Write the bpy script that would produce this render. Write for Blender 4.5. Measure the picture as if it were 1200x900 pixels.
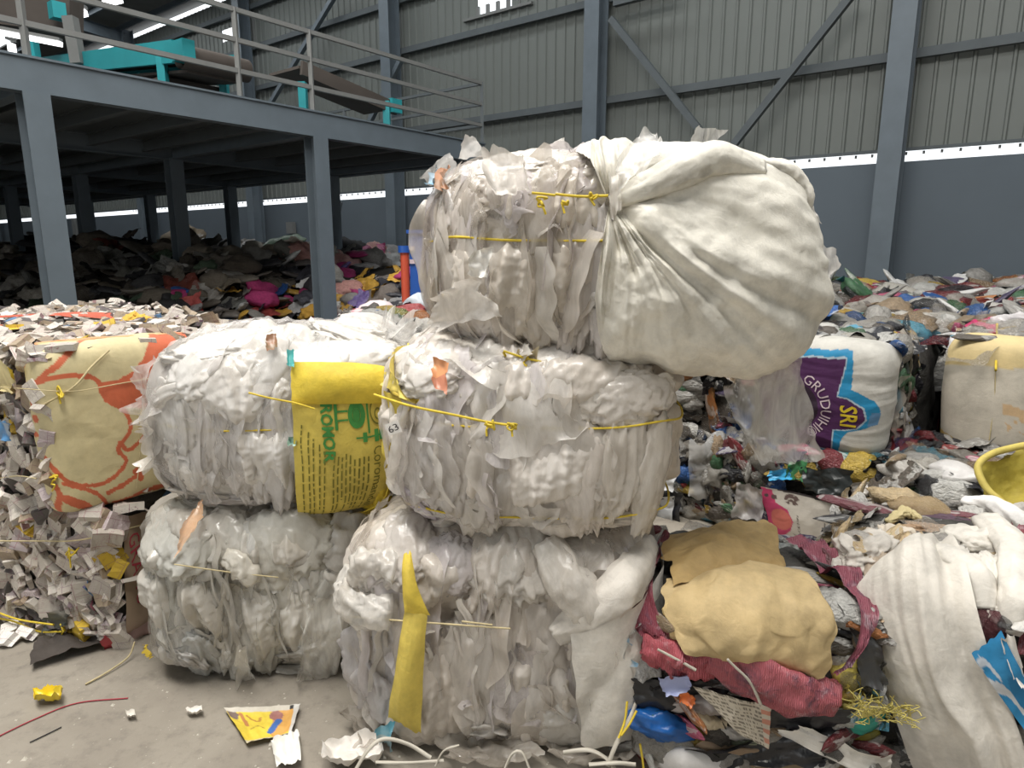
import bpy, math, random
import numpy as np
from mathutils import Vector, Matrix

for o in list(bpy.data.objects): bpy.data.objects.remove(o)
SC = bpy.context.scene
COL = SC.collection
rnd = random.Random(7)

# ------------------------------------------------------------------ camera
W, H, F = 1200, 900, 780.0
CH = 1.6
PIT = math.radians(11.5)
cam = bpy.data.cameras.new('camera'); camo = bpy.data.objects.new('camera', cam); COL.objects.link(camo)
cam.sensor_fit = 'HORIZONTAL'; cam.sensor_width = 36; cam.lens = 36 * F / W
cam.clip_start = .05; cam.clip_end = 300
camo.location = (0, 0, CH); camo.rotation_euler = (math.pi / 2 - PIT, 0, 0)
SC.camera = camo
SP, CP = math.sin(PIT), math.cos(PIT)

# building axes: E1 runs along the back wall towards the right, E2 runs into the hall
E2 = np.array([.609, .793, 0.]); E1 = np.array([.793, -.609, 0.])
YAW = math.atan2(E1[1], E1[0])
def uv(u, v, z=0.): return tuple(-u * E1 + v * E2 + np.array([0, 0, z]))
WALLV = 13.0

# ------------------------------------------------------------------ light
wd = bpy.data.worlds.new('sky'); SC.world = wd; wd.use_nodes = True
bg = wd.node_tree.nodes['Background']; bg.inputs[0].default_value = (.93, .97, 1., 1); bg.inputs[1].default_value = 2.0
def area(name, loc, size, power, direction, color=(1, 1, 1)):
    l = bpy.data.lights.new(name, 'AREA'); l.shape = 'RECTANGLE'; l.size, l.size_y = size; l.energy = power; l.color = color
    o = bpy.data.objects.new(name, l); COL.objects.link(o); o.location = loc
    d = Vector(direction).normalized(); zax = -d
    xax = Vector(E1); xax = (xax - zax * xax.dot(zax)).normalized()
    o.rotation_euler = Matrix((xax, zax.cross(xax), zax)).transposed().to_euler()
    return o
ROOFZ = 9.65
def roofz(v): return ROOFZ + (WALLV - v) * .08
# roof light strips (translucent sheets) and the open front of the hall
area('roof_light_front', uv(2.5, -.3, roofz(-.3) - .12), (11, 2.0), 2500, (0, 0, -1), (1., .965, .91))
area('roof_light_middle', uv(4, 5.0, roofz(5) - .12), (24, 1.6), 760, (0, 0, -1), (1., .99, .97))
area('roof_light_back', uv(17, 10.3, roofz(10.3) - .12), (36, 1.0), 800, (0, 0, -1), (.97, 1., 1.))
area('open_front', uv(3.5, -11.7, 2.7), (10, 5), 220, tuple(E2 * 1.0 + np.array([0, 0, -.12])), (1., .97, .92))
SC.view_settings.view_transform = 'Standard'; SC.view_settings.look = 'None'
SC.view_settings.exposure = -0.46; SC.view_settings.gamma = 1.0; SC.view_settings.use_curve_mapping = False
SC.cycles.max_bounces = 7; SC.cycles.transparent_max_bounces = 14; SC.cycles.use_denoising = True
SC.cycles.sample_clamp_indirect = 6

# ------------------------------------------------------------------ noise
def _hash(i, j, k, s):
    h = (i.astype(np.int64) * 374761393 + j.astype(np.int64) * 668265263 + k.astype(np.int64) * 2147483647 + s * 1274126177) & 0xFFFFFFFF
    h = ((h ^ (h >> 13)) * 1274126177) & 0xFFFFFFFF
    h = ((h ^ (h >> 15)) * 2246822519) & 0xFFFFFFFF
    return ((h ^ (h >> 16)) & 0xFFFFFF) / float(0xFFFFFF) * 2 - 1
_R = np.array([[.36, .48, -.8], [-.8, .6, 0.], [.48, .64, .6]])
def vnoise(P, s=0):
    P = P @ _R.T; i = np.floor(P); f = P - i; f = f * f * f * (f * (f * 6 - 15) + 10); i = i.astype(np.int64)
    r = 0
    for a in (0, 1):
        wa = f[..., 0] if a else 1 - f[..., 0]
        for b in (0, 1):
            wb = f[..., 1] if b else 1 - f[..., 1]
            for c in (0, 1):
                wc = f[..., 2] if c else 1 - f[..., 2]
                r = r + wa * wb * wc * _hash(i[..., 0] + a, i[..., 1] + b, i[..., 2] + c, s)
    return r
def facet(P, s=0, rot=True):
    """piecewise linear noise: flat facets between sharp creases, like crumpled film"""
    if rot: P = P @ _R.T
    i = np.floor(P).astype(np.int64); f = P - i
    o = np.argsort(-f, axis=-1); fs = np.take_along_axis(f, o, -1)
    c = i.copy(); v = _hash(c[..., 0], c[..., 1], c[..., 2], s) * (1 - fs[..., 0])
    for k in range(3):
        st = np.zeros_like(c); np.put_along_axis(st, o[..., k:k + 1], 1, -1); c = c + st
        w = fs[..., k] - (fs[..., k + 1] if k < 2 else 0)
        v = v + w * _hash(c[..., 0], c[..., 1], c[..., 2], s)
    return v
def V3(*a): return np.array(a, float)

# ------------------------------------------------------------------ pixels and rays
def ray(px, py):
    dx = (px - W / 2) / F; up = (H / 2 - py) / F
    return V3(dx, CP + up * SP, -SP + up * CP)
EYE = V3(0, 0, CH)
def at_z(px, py, z): d = ray(px, py); return EYE + d * ((z - CH) / d[2])
def at_y(px, py, y): d = ray(px, py); return EYE + d * (y / d[1])
def depth(p): return p[1] * CP - (p[2] - CH) * SP

# ------------------------------------------------------------------ materials
MATS = {}
class NB:
    def __init__(s, name):
        s.m = bpy.data.materials.new(name); s.m.use_nodes = True; s.t = s.m.node_tree; s.t.nodes.clear()
        s.out = s.n('ShaderNodeOutputMaterial'); MATS[name] = s.m
    def n(s, typ, **kw):
        nd = s.t.nodes.new(typ)
        for k, v in kw.items(): setattr(nd, k, v)
        return nd
    def l(s, a, b): s.t.links.new(a, b)
    def put(s, sock, v):
        if hasattr(v, 'links'): s.l(v, sock)
        elif isinstance(v, (tuple, list)): sock.default_value = tuple(v) + ((1,) if len(v) == 3 and len(sock.default_value) == 4 else ())
        else: sock.default_value = v
    def coord(s, kind='Object'): return s.n('ShaderNodeTexCoord').outputs[kind]
    def mapping(s, vec, scale=(1, 1, 1), rot=(0, 0, 0)):
        m = s.n('ShaderNodeMapping'); s.l(vec, m.inputs[0]); m.inputs['Scale'].default_value = scale; m.inputs['Rotation'].default_value = rot; return m.outputs[0]
    def noise(s, vec, scale, detail=3, rough=.5, dist=0., out='Fac'):
        q = s.n('ShaderNodeTexNoise'); s.l(vec, q.inputs['Vector']); q.inputs['Scale'].default_value = scale
        q.inputs['Detail'].default_value = detail; q.inputs['Roughness'].default_value = rough; q.inputs['Distortion'].default_value = dist
        return q.outputs[out]
    def voro(s, vec, scale, feature='F1', out='Distance'):
        q = s.n('ShaderNodeTexVoronoi', feature=feature); s.l(vec, q.inputs['Vector']); q.inputs['Scale'].default_value = scale; return q.outputs[out]
    def ramp(s, fac, stops, interp='LINEAR'):
        r = s.n('ShaderNodeValToRGB'); s.l(fac, r.inputs[0]); e = r.color_ramp; e.interpolation = interp
        while len(e.elements) < len(stops): e.elements.new(.5)
        for el, (p, c) in zip(e.elements, stops):
            el.position = p; el.color = (tuple(c) + (1,)) if isinstance(c, (tuple, list)) else (c, c, c, 1)
        return r.outputs[0]
    def mix(s, fac, a, b, mode='MIX'):
        m = s.n('ShaderNodeMix', data_type='RGBA', blend_type=mode); s.put(m.inputs[0], fac); s.put(m.inputs[6], a); s.put(m.inputs[7], b); return m.outputs[2]
    def math(s, op, a, b=0.):
        m = s.n('ShaderNodeMath', operation=op); s.put(m.inputs[0], a); s.put(m.inputs[1], b); return m.outputs[0]
    def bump(s, h, strength=.4, dist=.01):
        b = s.n('ShaderNodeBump'); s.l(h, b.inputs['Height']); b.inputs['Strength'].default_value = strength; b.inputs['Distance'].default_value = dist; return b.outputs[0]
    def pbr(s, color, rough=.5, normal=None, spec=.5, metal=0., **kw):
        p = s.n('ShaderNodeBsdfPrincipled'); s.put(p.inputs['Base Color'], color); s.put(p.inputs['Roughness'], rough)
        p.inputs['Metallic'].default_value = metal; p.inputs['Specular IOR Level'].default_value = spec
        if normal is not None: s.l(normal, p.inputs['Normal'])
        for k, v in kw.items(): s.put(p.inputs[k.replace('_', ' ')], v)
        return p.outputs[0]
    def mixsh(s, fac, a, b):
        m = s.n('ShaderNodeMixShader'); s.put(m.inputs[0], fac); s.l(a, m.inputs[1]); s.l(b, m.inputs[2]); return m.outputs[0]
    def done(s, sh): s.l(sh, s.out.inputs[0]); return s.m
def objcol(b): return b.n('ShaderNodeObjectInfo').outputs['Color']

def ridged(b, vec, scale, detail=3):
    q = b.n('ShaderNodeTexNoise', noise_type='RIDGED_MULTIFRACTAL'); b.l(vec, q.inputs['Vector']); q.inputs['Scale'].default_value = scale; q.inputs['Detail'].default_value = detail; q.inputs['Distortion'].default_value = .6; return q.outputs['Fac']
def film_mat(name, clear=.0, rough=.18, stretch=(1, 1, .35), dirt=.3, bumpy=.6):
    b = NB(name); co = b.coord(); st = b.mapping(co, stretch)
    n1 = ridged(b, st, 7, 4); n2 = b.voro(b.mapping(co, (1, 1, .6)), 34, 'DISTANCE_TO_EDGE'); n3 = b.noise(st, 60, 3, .6, 1.5)
    h = b.math('ADD', b.math('MULTIPLY', n1, .6), b.math('ADD', b.math('MULTIPLY', n2, .18), b.math('MULTIPLY', n3, .16)))
    nr = b.bump(h, bumpy, .014)
    d = b.ramp(b.noise(b.mapping(co, (1, 1, .5)), 8, 6, .7), [(.32, 1 - 2 * dirt), (.6, 1.)])
    c = b.mix(1., objcol(b), b.mix(d, (.80, .72, .62), (1.06, 1.03, .985)), 'MULTIPLY')
    p = b.pbr(c, b.ramp(b.noise(co, 12, 2), [(.35, rough * .6), (.7, rough * 1.8)]), nr, .6)
    tl = b.n('ShaderNodeBsdfTranslucent'); b.l(c, tl.inputs[0]); b.l(nr, tl.inputs[1])
    sh = b.mixsh(.15, p, tl.outputs[0])
    if clear > 0:
        tr = b.n('ShaderNodeBsdfTransparent'); tr.inputs[0].default_value = (.97, .975, .98, 1)
        sh = b.mixsh(b.math('MULTIPLY', b.ramp(b.noise(st, 18, 4, .6, 1.), [(.35, 1.0), (.65, .5)]), clear), sh, tr.outputs[0])
    return b.done(sh)
film_mat('film_body', 0, .2, dirt=.30)
film_mat('film_cloudy', .42, .17, dirt=.25)
film_mat('film_clear', .72, .09, dirt=.12)
film_mat('film_puff', .22, .17, (1, 1, .5), dirt=.25)

def cloth_mat(name, rough=.6, bumpy=.6, weave=True, dirt=.34):
    b = NB(name); co = b.coord()
    h = b.math('ADD', b.math('MULTIPLY', ridged(b, co, 5, 3), .5), b.math('MULTIPLY', b.noise(co, 22, 5, .6, .6), .5))
    if weave:
        w = b.n('ShaderNodeTexChecker'); b.l(co, w.inputs[0]); w.inputs['Scale'].default_value = 420
        h = b.math('ADD', h, b.math('MULTIPLY', w.outputs['Fac'], .02))
    nr = b.bump(h, bumpy, .016)
    d = b.ramp(b.noise(co, 6, 6, .7), [(.32, 1 - dirt), (.6, 1.)])
    c = b.mix(1., objcol(b), b.mix(1., d, (1., .97, .92), 'MULTIPLY'), 'MULTIPLY')
    return b.done(b.pbr(c, rough, nr, .35))
cloth_mat('woven'); cloth_mat('paper', .75, .4, False, .2); cloth_mat('rag', .85, .6, False, .35)

def wrapper_mat():
    b = NB('wrapper'); oi = b.n('ShaderNodeObjectInfo'); co = b.coord()
    sh = b.n('ShaderNodeVectorMath', operation='ADD'); b.l(co, sh.inputs[0])
    rv = b.math('MULTIPLY', oi.outputs['Random'], 40.); b.l(rv, sh.inputs[1]); v = sh.outputs[0]
    m1 = b.ramp(b.noise(v, 2.2, 2, .5, .4), [(.56, 0.), (.58, 1.)])
    m2 = b.ramp(b.voro(b.mapping(v, (2, 7, 3)), 3.2, 'F1', 'Color'), [(.74, 0.), (.76, 1.)], 'CONSTANT')
    hs = b.n('ShaderNodeHueSaturation'); b.l(oi.outputs['Color'], hs.inputs['Color']); b.put(hs.inputs['Hue'], b.math('ADD', b.math('MULTIPLY', oi.outputs['Random'], .16), .42)); hs.inputs['Saturation'].default_value = .9; hs.inputs['Value'].default_value = .55
    c = b.mix(b.math('MULTIPLY', m1, .55), oi.outputs['Color'], (.56, .55, .52)); c = b.mix(b.math('MULTIPLY', m2, .6), c, hs.outputs[0])
    nr = b.bump(b.math('ADD', b.noise(v, 5, 4, .6, 1.), b.math('MULTIPLY', b.voro(v, 5, 'DISTANCE_TO_EDGE'), .8)), .7, .014)
    b.done(b.pbr(c, .34, nr, .5))
wrapper_mat()
def plain_mat():
    b = NB('plastic'); co = b.coord()
    nr = b.bump(b.math('ADD', b.noise(co, 5, 4, .6, 1.2), b.math('MULTIPLY', b.voro(co, 4, 'DISTANCE_TO_EDGE'), .8)), .7, .014)
    d = b.ramp(b.noise(co, 3, 5, .7), [(.3, .6), (.6, 1.)])
    b.done(b.pbr(b.mix(1., objcol(b), d, 'MULTIPLY'), .34, nr, .5))
plain_mat()
def clear_piece():
    b = NB('clear_plastic'); co = b.coord()
    nr = b.bump(b.math('ADD', b.noise(co, 5, 4, .6, 1.2), b.math('MULTIPLY', b.voro(co, 4, 'DISTANCE_TO_EDGE'), .8)), .7, .014)
    tr = b.n('ShaderNodeBsdfTransparent'); tr.inputs[0].default_value = (.93, .94, .94, 1)
    b.done(b.mixsh(.5, b.pbr(objcol(b), .15, nr, .6), tr.outputs[0]))
clear_piece()
def carton_mat():
    b = NB('carton_print'); oi = b.n('ShaderNodeObjectInfo'); co = b.coord()
    sh = b.n('ShaderNodeVectorMath', operation='ADD'); b.l(co, sh.inputs[0]); b.l(b.math('MULTIPLY', oi.outputs['Random'], 9.), sh.inputs[1])
    v = sh.outputs[0]
    br = b.n('ShaderNodeTexBrick'); b.l(v, br.inputs[0]); br.inputs['Scale'].default_value = .55; br.inputs['Mortar Size'].default_value = .012
    br.inputs['Brick Width'].default_value = .9; br.inputs['Row Height'].default_value = .62
    sm = b.ramp(b.noise(b.mapping(v, (3, 16, 3)), 2.2, 1), [(.60, 0.), (.62, 1.)])
    gate = b.ramp(b.noise(v, 1.4, 0), [(.5, 0.), (.52, 1.)])
    ink = b.mix(oi.outputs['Random'], (.10, .06, .14), (.30, .05, .09))
    c = b.mix(b.math('MULTIPLY', br.outputs['Fac'], .6), objcol(b), ink)
    c = b.mix(b.math('MULTIPLY', b.math('MULTIPLY', sm, gate), .5), c, ink)
    b.done(b.pbr(c, .6, b.bump(b.noise(v, 3, 4), .3, .012), .3))
carton_mat()
def flat_mat(name, color, rough=.5, spec=.4, metal=0., var=.15, scale=3., bumpy=.0):
    b = NB(name); co = b.coord()
    d = b.ramp(b.noise(co, scale, 4, .6), [(.3, 1 - var), (.7, 1.)])
    nr = b.bump(b.noise(co, scale * 8, 3), bumpy, .01) if bumpy else None
    return b.done(b.pbr(b.mix(1., color, d, 'MULTIPLY'), rough, nr, spec, metal))
flat_mat('steel_blue', (.14, .172, .20), .45, .4)
flat_mat('steel_dark', (.11, .127, .136), .6, .3)
flat_mat('cladding', (.172, .188, .176), .5, .4, var=.10, scale=.6)
flat_mat('dado', (.125, .152, .178), .7, .3, var=.12, scale=.5)
flat_mat('roofing', (.2, .2, .19), .6, .3)
flat_mat('rail', (.20, .205, .20), .5, .4)
flat_mat('teal', (.03, .34, .38), .45, .4)
flat_mat('belt', (.10, .085, .075), .8, .2)
flat_mat('twine_yellow', (.80, .60, .06), .6, .3, var=.3, scale=40)
flat_mat('twine_tan', (.62, .52, .30), .7, .3, var=.3, scale=40)
flat_mat('strap_white', (.56, .52, .44), .5, .4, var=.2, scale=10)
flat_mat('blue_paint', (.02, .10, .42), .4, .5)
flat_mat('red_paint', (.62, .10, .05), .45, .4)
flat_mat('ink_green', (.06, .27, .06), .6, .3, var=.3, scale=30)
flat_mat('ink_olive', (.22, .20, .03), .6, .3, var=.35, scale=30)
flat_mat('ink_black', (.03, .028, .03), .6, .3)
flat_mat('ink_red', (.40, .05, .07), .6, .3)
flat_mat('ink_gold', (.65, .48, .03), .5, .3)
flat_mat('ink_pale', (.62, .50, .54), .5, .3)
flat_mat('heap_core', (.05, .045, .04), .9, .2, var=.6, scale=5, bumpy=.6)
flat_mat('bale_core', (.10, .095, .085), .7, .3, var=.75, scale=9, bumpy=.8)
flat_mat('cardboard', (.36, .27, .19), .8, .2, var=.25, scale=4)
b = NB('tube_lamp'); e = b.n('ShaderNodeEmission'); e.inputs[0].default_value = (1, 1, 1, 1); e.inputs[1].default_value = 4.; b.done(e.outputs[0])
b = NB('vertex_print'); co = b.coord(); at = b.n('ShaderNodeVertexColor'); at.layer_name = 'print'
h = b.noise(co, 14, 5, .6, .5); wv = b.n('ShaderNodeTexChecker'); b.l(co, wv.inputs[0]); wv.inputs['Scale'].default_value = 330
d = b.ramp(b.noise(co, 5, 6, .7), [(.3, .72), (.6, 1.)])
b.done(b.pbr(b.mix(1., at.outputs[0], d, 'MULTIPLY'), .55, b.bump(b.math('ADD', h, b.math('MULTIPLY', wv.outputs[1], .06)), .35, .012), .35))
b = NB('concrete'); co = b.coord()
c = b.ramp(b.noise(co, .9, 6, .62, .4), [(.28, (.20, .175, .145)), (.5, (.29, .26, .215)), (.72, (.375, .34, .285))])
c = b.mix(b.ramp(b.noise(co, 14, 5, .7), [(.5, 0.), (.75, .6)]), c, (.13, .115, .10))
c = b.mix(b.ramp(b.voro(co, 38), [(.0, .55), (.10, 0.)]), c, (.6, .57, .5))
b.done(b.pbr(c, b.ramp(b.noise(co, 3, 3), [(.3, .5), (.7, .8)]), b.bump(b.noise(co, 30, 6, .7), .25, .01), .3))
b = NB('net'); co = b.coord(); oc = objcol(b)
wa = b.n('ShaderNodeTexWave'); b.l(b.mapping(co, (1, .35, 1), (0, 0, .4)), wa.inputs[0]); wa.inputs['Scale'].default_value = 60; wa.inputs['Distortion'].default_value = 5
n = b.noise(co, 16, 4, .6, .8)
c = b.mix(b.math('MULTIPLY', wa.outputs['Fac'], .14), oc, (.55, .30, .30)); c = b.mix(b.ramp(n, [(.52, 0.), (.7, .75)]), c, (.07, .045, .075)); c = b.mix(b.ramp(b.noise(co, 22, 5, .7, .5), [(.55, 0.), (.75, .7)]), c, (.50, .40, .42))
b.done(b.pbr(c, .5, b.bump(b.math('ADD', n, b.math('MULTIPLY', wa.outputs['Fac'], .12)), .8, .016), .4))

# ------------------------------------------------------------------ object helpers
def tag(o, label=None, cat=None, group=None, kind=None):
    if label: o['label'] = label
    if cat: o['category'] = cat
    if group: o['group'] = group
    if kind: o['kind'] = kind
    return o
def mesh(name, verts, faces, mat, smooth=True, colors=None):
    me = bpy.data.meshes.new(name)
    verts = np.asarray(verts, np.float32).reshape(-1, 3)
    if isinstance(faces, np.ndarray):
        k = faces.shape[1]; me.vertices.add(len(verts)); me.vertices.foreach_set('co', verts.ravel())
        me.loops.add(faces.size); me.loops.foreach_set('vertex_index', faces.astype(np.int32).ravel())
        me.polygons.add(len(faces)); me.polygons.foreach_set('loop_start', np.arange(len(faces), dtype=np.int32) * k)
        me.update(calc_edges=True)
    else: me.from_pydata([tuple(map(float, v)) for v in verts], [], faces)
    if mat: me.materials.append(MATS[mat])
    if smooth: me.polygons.foreach_set('use_smooth', np.ones(len(me.polygons), bool))
    if colors is not None:
        ca = me.color_attributes.new('print', 'FLOAT_COLOR', 'POINT')
        c = np.ones((len(verts), 4), np.float32); c[:, :3] = colors.reshape(-1, 3); ca.data.foreach_set('color', c.ravel())
    me.validate()
    return me
def link(name, me, parent=None, color=None, M=None):
    o = bpy.data.objects.new(name, me); COL.objects.link(o)
    if parent is not None: o.parent = parent
    if color is not None: o.color = tuple(color) + (1,)
    if M is not None: o.matrix_local = M
    return o
def empty(name, loc=(0, 0, 0), yaw=0.):
    o = bpy.data.objects.new(name, None); COL.objects.link(o); o.location = loc; o.rotation_euler = (0, 0, yaw); o.empty_display_size = .1; return o
def gridf(nu, nv, wrap=False):
    i = np.arange(nv - 1)[:, None]; j = np.arange(nu if wrap else nu - 1)[None, :]; j2 = (j + 1) % nu
    a = i * nu + j; b_ = i * nu + j2; c = (i + 1) * nu + j2; d = (i + 1) * nu + j
    return np.stack([a, b_, c, d], -1).reshape(-1, 4)
def boxes(lst):
    """list of (centre, size, 3x3 axes or None) -> verts, faces"""
    vs, fs = [], []
    for c, s, ax in lst:
        k = len(vs); ax = np.eye(3) if ax is None else np.asarray(ax)
        for x in (-1, 1):
            for y in (-1, 1):
                for z in (-1, 1): vs.append(np.asarray(c) + (np.array([x, y, z]) * np.asarray(s) / 2) @ ax)
        for q in ((0, 1, 3, 2), (4, 6, 7, 5), (0, 4, 5, 1), (2, 3, 7, 6), (0, 2, 6, 4), (1, 5, 7, 3)): fs.append(tuple(k + i for i in q))
    return vs, fs
def box(name, c, s, mat, parent=None, ax=None):
    v, f = boxes([(c, s, ax)]); return link(name, mesh(name, v, f, mat, False), parent)
BAX = np.array([E1, E2, [0, 0, 1.]])     # building axes for boxes: x along the wall, y into the hall
def bar(name, p, q, w, h, mat, parent=None, up=(0, 0, 1)):
    p, q = np.asarray(p, float), np.asarray(q, float); d = q - p; L = np.linalg.norm(d); d /= L
    s = np.cross(d, up); s /= np.linalg.norm(s); u = np.cross(s, d)
    return box(name, (p + q) / 2, (L, w, h), mat, parent, np.array([d, s, u]))
def ibeam(name, p, q, w, h, mat, parent=None, up=(0, 0, 1), t=.018):
    p, q = np.asarray(p, float), np.asarray(q, float); d = q - p; L = np.linalg.norm(d); d /= L
    s = np.cross(d, up); s /= np.linalg.norm(s); u = np.cross(s, d); ax = np.array([d, s, u]); c = (p + q) / 2
    v, f = boxes([(c, (L, t, h - 2 * t), ax), (c + u * (h - t) / 2, (L, w, t), ax), (c - u * (h - t) / 2, (L, w, t), ax)])
    return link(name, mesh(name, v, f, mat, False), parent)
def tube_v(pts, r, ns=6, closed=False):
    P = np.asarray(pts, float); n = len(P); R = np.full(n, r) if np.isscalar(r) else np.asarray(r)
    T = np.gradient(P, axis=0); T /= np.linalg.norm(T, axis=1)[:, None] + 1e-9
    ref = V3(.13, .31, .94); A = np.cross(T, ref); A /= np.linalg.norm(A, axis=1)[:, None] + 1e-9; B = np.cross(T, A)
    th = np.linspace(0, 2 * math.pi, ns, endpoint=False)
    vs = P[:, None] + R[:, None, None] * (np.cos(th)[None, :, None] * A[:, None] + np.sin(th)[None, :, None] * B[:, None])
    return vs.reshape(-1, 3), gridf(ns, n, True)
def tube(name, pts, r, mat, parent=None, ns=6, color=None):
    v, f = tube_v(pts, r, ns); return link(name, mesh(name, v, f, mat), parent, color)
def spline(pts, n):
    P = np.asarray(pts, float); k = len(P)
    if k == 2: t = np.linspace(0, 1, n)[:, None]; return P[0] * (1 - t) + P[1] * t
    Q = np.vstack([2 * P[0] - P[1], P, 2 * P[-1] - P[-2]]); out = []
    for t in np.linspace(0, k - 1 - 1e-6, n):
        i = int(t); f = t - i; a, b_, c, d = Q[i:i + 4]
        out.append(.5 * (2 * b_ + (c - a) * f + (2 * a - 5 * b_ + 4 * c - d) * f * f + (3 * b_ - a - 3 * c + d) * f ** 3))
    return np.array(out)

# ================================================================== THE HALL
fl = 40
vs = [uv(-14, -12, 0), uv(52, -12, 0), uv(52, WALLV, 0), uv(-14, WALLV, 0)]
floor = link('floor', mesh('floor', vs + [np.array(p) - [0, 0, .2] for p in vs], [(0, 3, 2, 1), (4, 5, 6, 7), (0, 1, 5, 4), (1, 2, 6, 5), (2, 3, 7, 6), (3, 0, 4, 7)], 'concrete', False))
tag(floor, 'dusty grey concrete floor of the sorting hall', 'floor', kind='structure')

wall = empty('wall_back'); tag(wall, 'long hall wall of grey corrugated sheets over a blue-grey plastered base', 'wall', kind='structure')
SLOT0, SLOT1 = 3.0, 3.17
box('plastered_base', uv(19, WALLV + .12, SLOT0 / 2), (68, .24, SLOT0), 'dado', wall, BAX)
# one corrugated sheet, one metre wide, ribs at a quarter metre; instances share the mesh
def sheet_mesh(name, z0, z1):
    xs, ds = [], []
    for k in range(4):
        x = k * .25 - .5
        xs += [x, x + .155, x + .175, x + .205, x + .225]; ds += [0, 0, -.03, -.03, 0]
    xs.append(.5); ds.append(0)
    v = []
    for z in (z0, z1):
        for x, d in zip(xs, ds): v.append(E1 * x + E2 * d + V3(0, 0, z))
    n = len(xs)
    return mesh(name, v, [(i, i + 1, n + i + 1, n + i) for i in range(n - 1)], 'cladding', False)
full = sheet_mesh('cladding_sheet', SLOT1, 9.45); low = sheet_mesh('cladding_sheet_low', SLOT1, 6.9); top = sheet_mesh('cladding_sheet_top', 7.5, 9.45)
low2 = sheet_mesh('cladding_sheet_low', SLOT1, 8.25); top2 = sheet_mesh('cladding_sheet_top', 8.6, 9.45)
def wall_u(px, py):
    d = ray(px, py); t = WALLV / d.dot(E2); p = EYE + d * t; return -p.dot(E1), p[2]
u583 = wall_u(583, 10)[0]; u262 = wall_u(262, 40)[0]
for k in range(-13, 52):
    u = k + .5
    for me in ([low, top] if abs(u - u583) < .8 else [low2, top2] if abs(u - u262) < .5 else [full]):
        o = link('cladding_sheet', me, wall); o.location = uv(u, WALLV + .02)
box('slot_lip', uv(19, WALLV + .0, SLOT1 + .02), (66, .06, .05), 'steel_dark', wall, BAX)
for k in range(-52, 120):                                     # sheet rib ends standing in the light slot
    if k * .25 > 32: break
    o = link('rib_end', bpy.data.meshes.get('rib_end') or mesh('rib_end', *boxes([(V3(0, 0, (SLOT0 + SLOT1) / 2 + .045), (.035, .02, .05), BAX)]), 'rail', False), wall); o.location = uv(k * .25 * 1.0 + .1, WALLV + .04)
for z in (4.62, 6.55, 7.75, 8.9):
    for u0, u1 in ((-12, 2.0), (2.0, 7.55), (7.55, 13.6), (13.6, 20.2), (20.2, 27.9), (27.9, 37), (37, 50)):
        bar('girt', uv(u0 + .13, WALLV - .1, z), uv(u1 - .13, WALLV - .1, z), .10, .14, 'steel_dark', wall)
colu = [-5.5, 2.0, 7.55, 13.6, 20.2, 27.9, 37, 46]
for u in colu:
    v, f = boxes([(uv(u, WALLV - .38, 4.8), (.05, .34, 9.6), BAX), (uv(u, WALLV - .56, 4.8), (.34, .025, 9.6), BAX), (uv(u, WALLV - .20, 4.8), (.34, .025, 9.6), BAX)])
    link('column', mesh('column', v, f, 'steel_blue', False), wall)
def wallpt(px, py, off=.42):
    d = ray(px, py); return EYE + d * ((WALLV - off) / d.dot(E2))
for a, c in (((716, 22), (826, 160)), ((1000, -8), (850, 182)), ((395, -10), (300, 150)), ((470, 70), (432, 145)), ((720, 4), (790, -14))):
    bar('brace', wallpt(*a), wallpt(*c), .12, .12, 'steel_dark' if a[0] > 700 else 'steel_blue', wall)
box('window_lip', uv(u583, WALLV - .02, 6.9), (2.0, .10, .06), 'rail', wall, BAX)
for k in range(5): box('louvre_blade', uv(u583 - .6 + k * .3, WALLV + .02, 7.0), (.09, .05, .28), 'rail', wall, BAX)
bar('wall_conduit', wallpt(400, 236, .5) - V3(0, 0, .02), wallpt(392, 282, .5), .05, .05, 'steel_dark', wall)
box('switch_box', wallpt(341, 267, .1), (.35, .12, .35), 'rail', wall, BAX)
box('switch_box', wallpt(88, 268, .1), (.3, .12, .9), 'rail', wall, BAX)
frw = empty('wall_front_unseen'); tag(frw, 'unseen hall wall behind the viewer, added to block light around a wide open doorway', 'wall', kind='structure')
for u0, u1, z0, z1 in ((-14, -2, 0, 10.5), (9, 52, 0, 10.5), (-2, 9, 5.4, 10.5)): box('wall_panel', uv((u0 + u1) / 2, -12, (z0 + z1) / 2), (u1 - u0, .1, z1 - z0), 'cladding', frw, BAX)  # unseen wall, put in so sky light enters only by the doorway
rgw = empty('wall_right_unseen'); tag(rgw, 'unseen end wall of grey sheets beyond the right edge, added to block light', 'wall', kind='structure'); box('end_sheet', uv(-14, .5, 5.2), (.1, 25, 10.4), 'cladding', rgw, BAX)  # unseen wall, put in to stop sky light from this open side
endw = empty('wall_left'); tag(endw, 'far end wall of grey sheets beyond the mezzanine', 'wall', kind='structure')
box('end_sheet', uv(51.9, .5, 5.2), (.1, 25, 10.4), 'cladding', endw, BAX)
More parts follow.
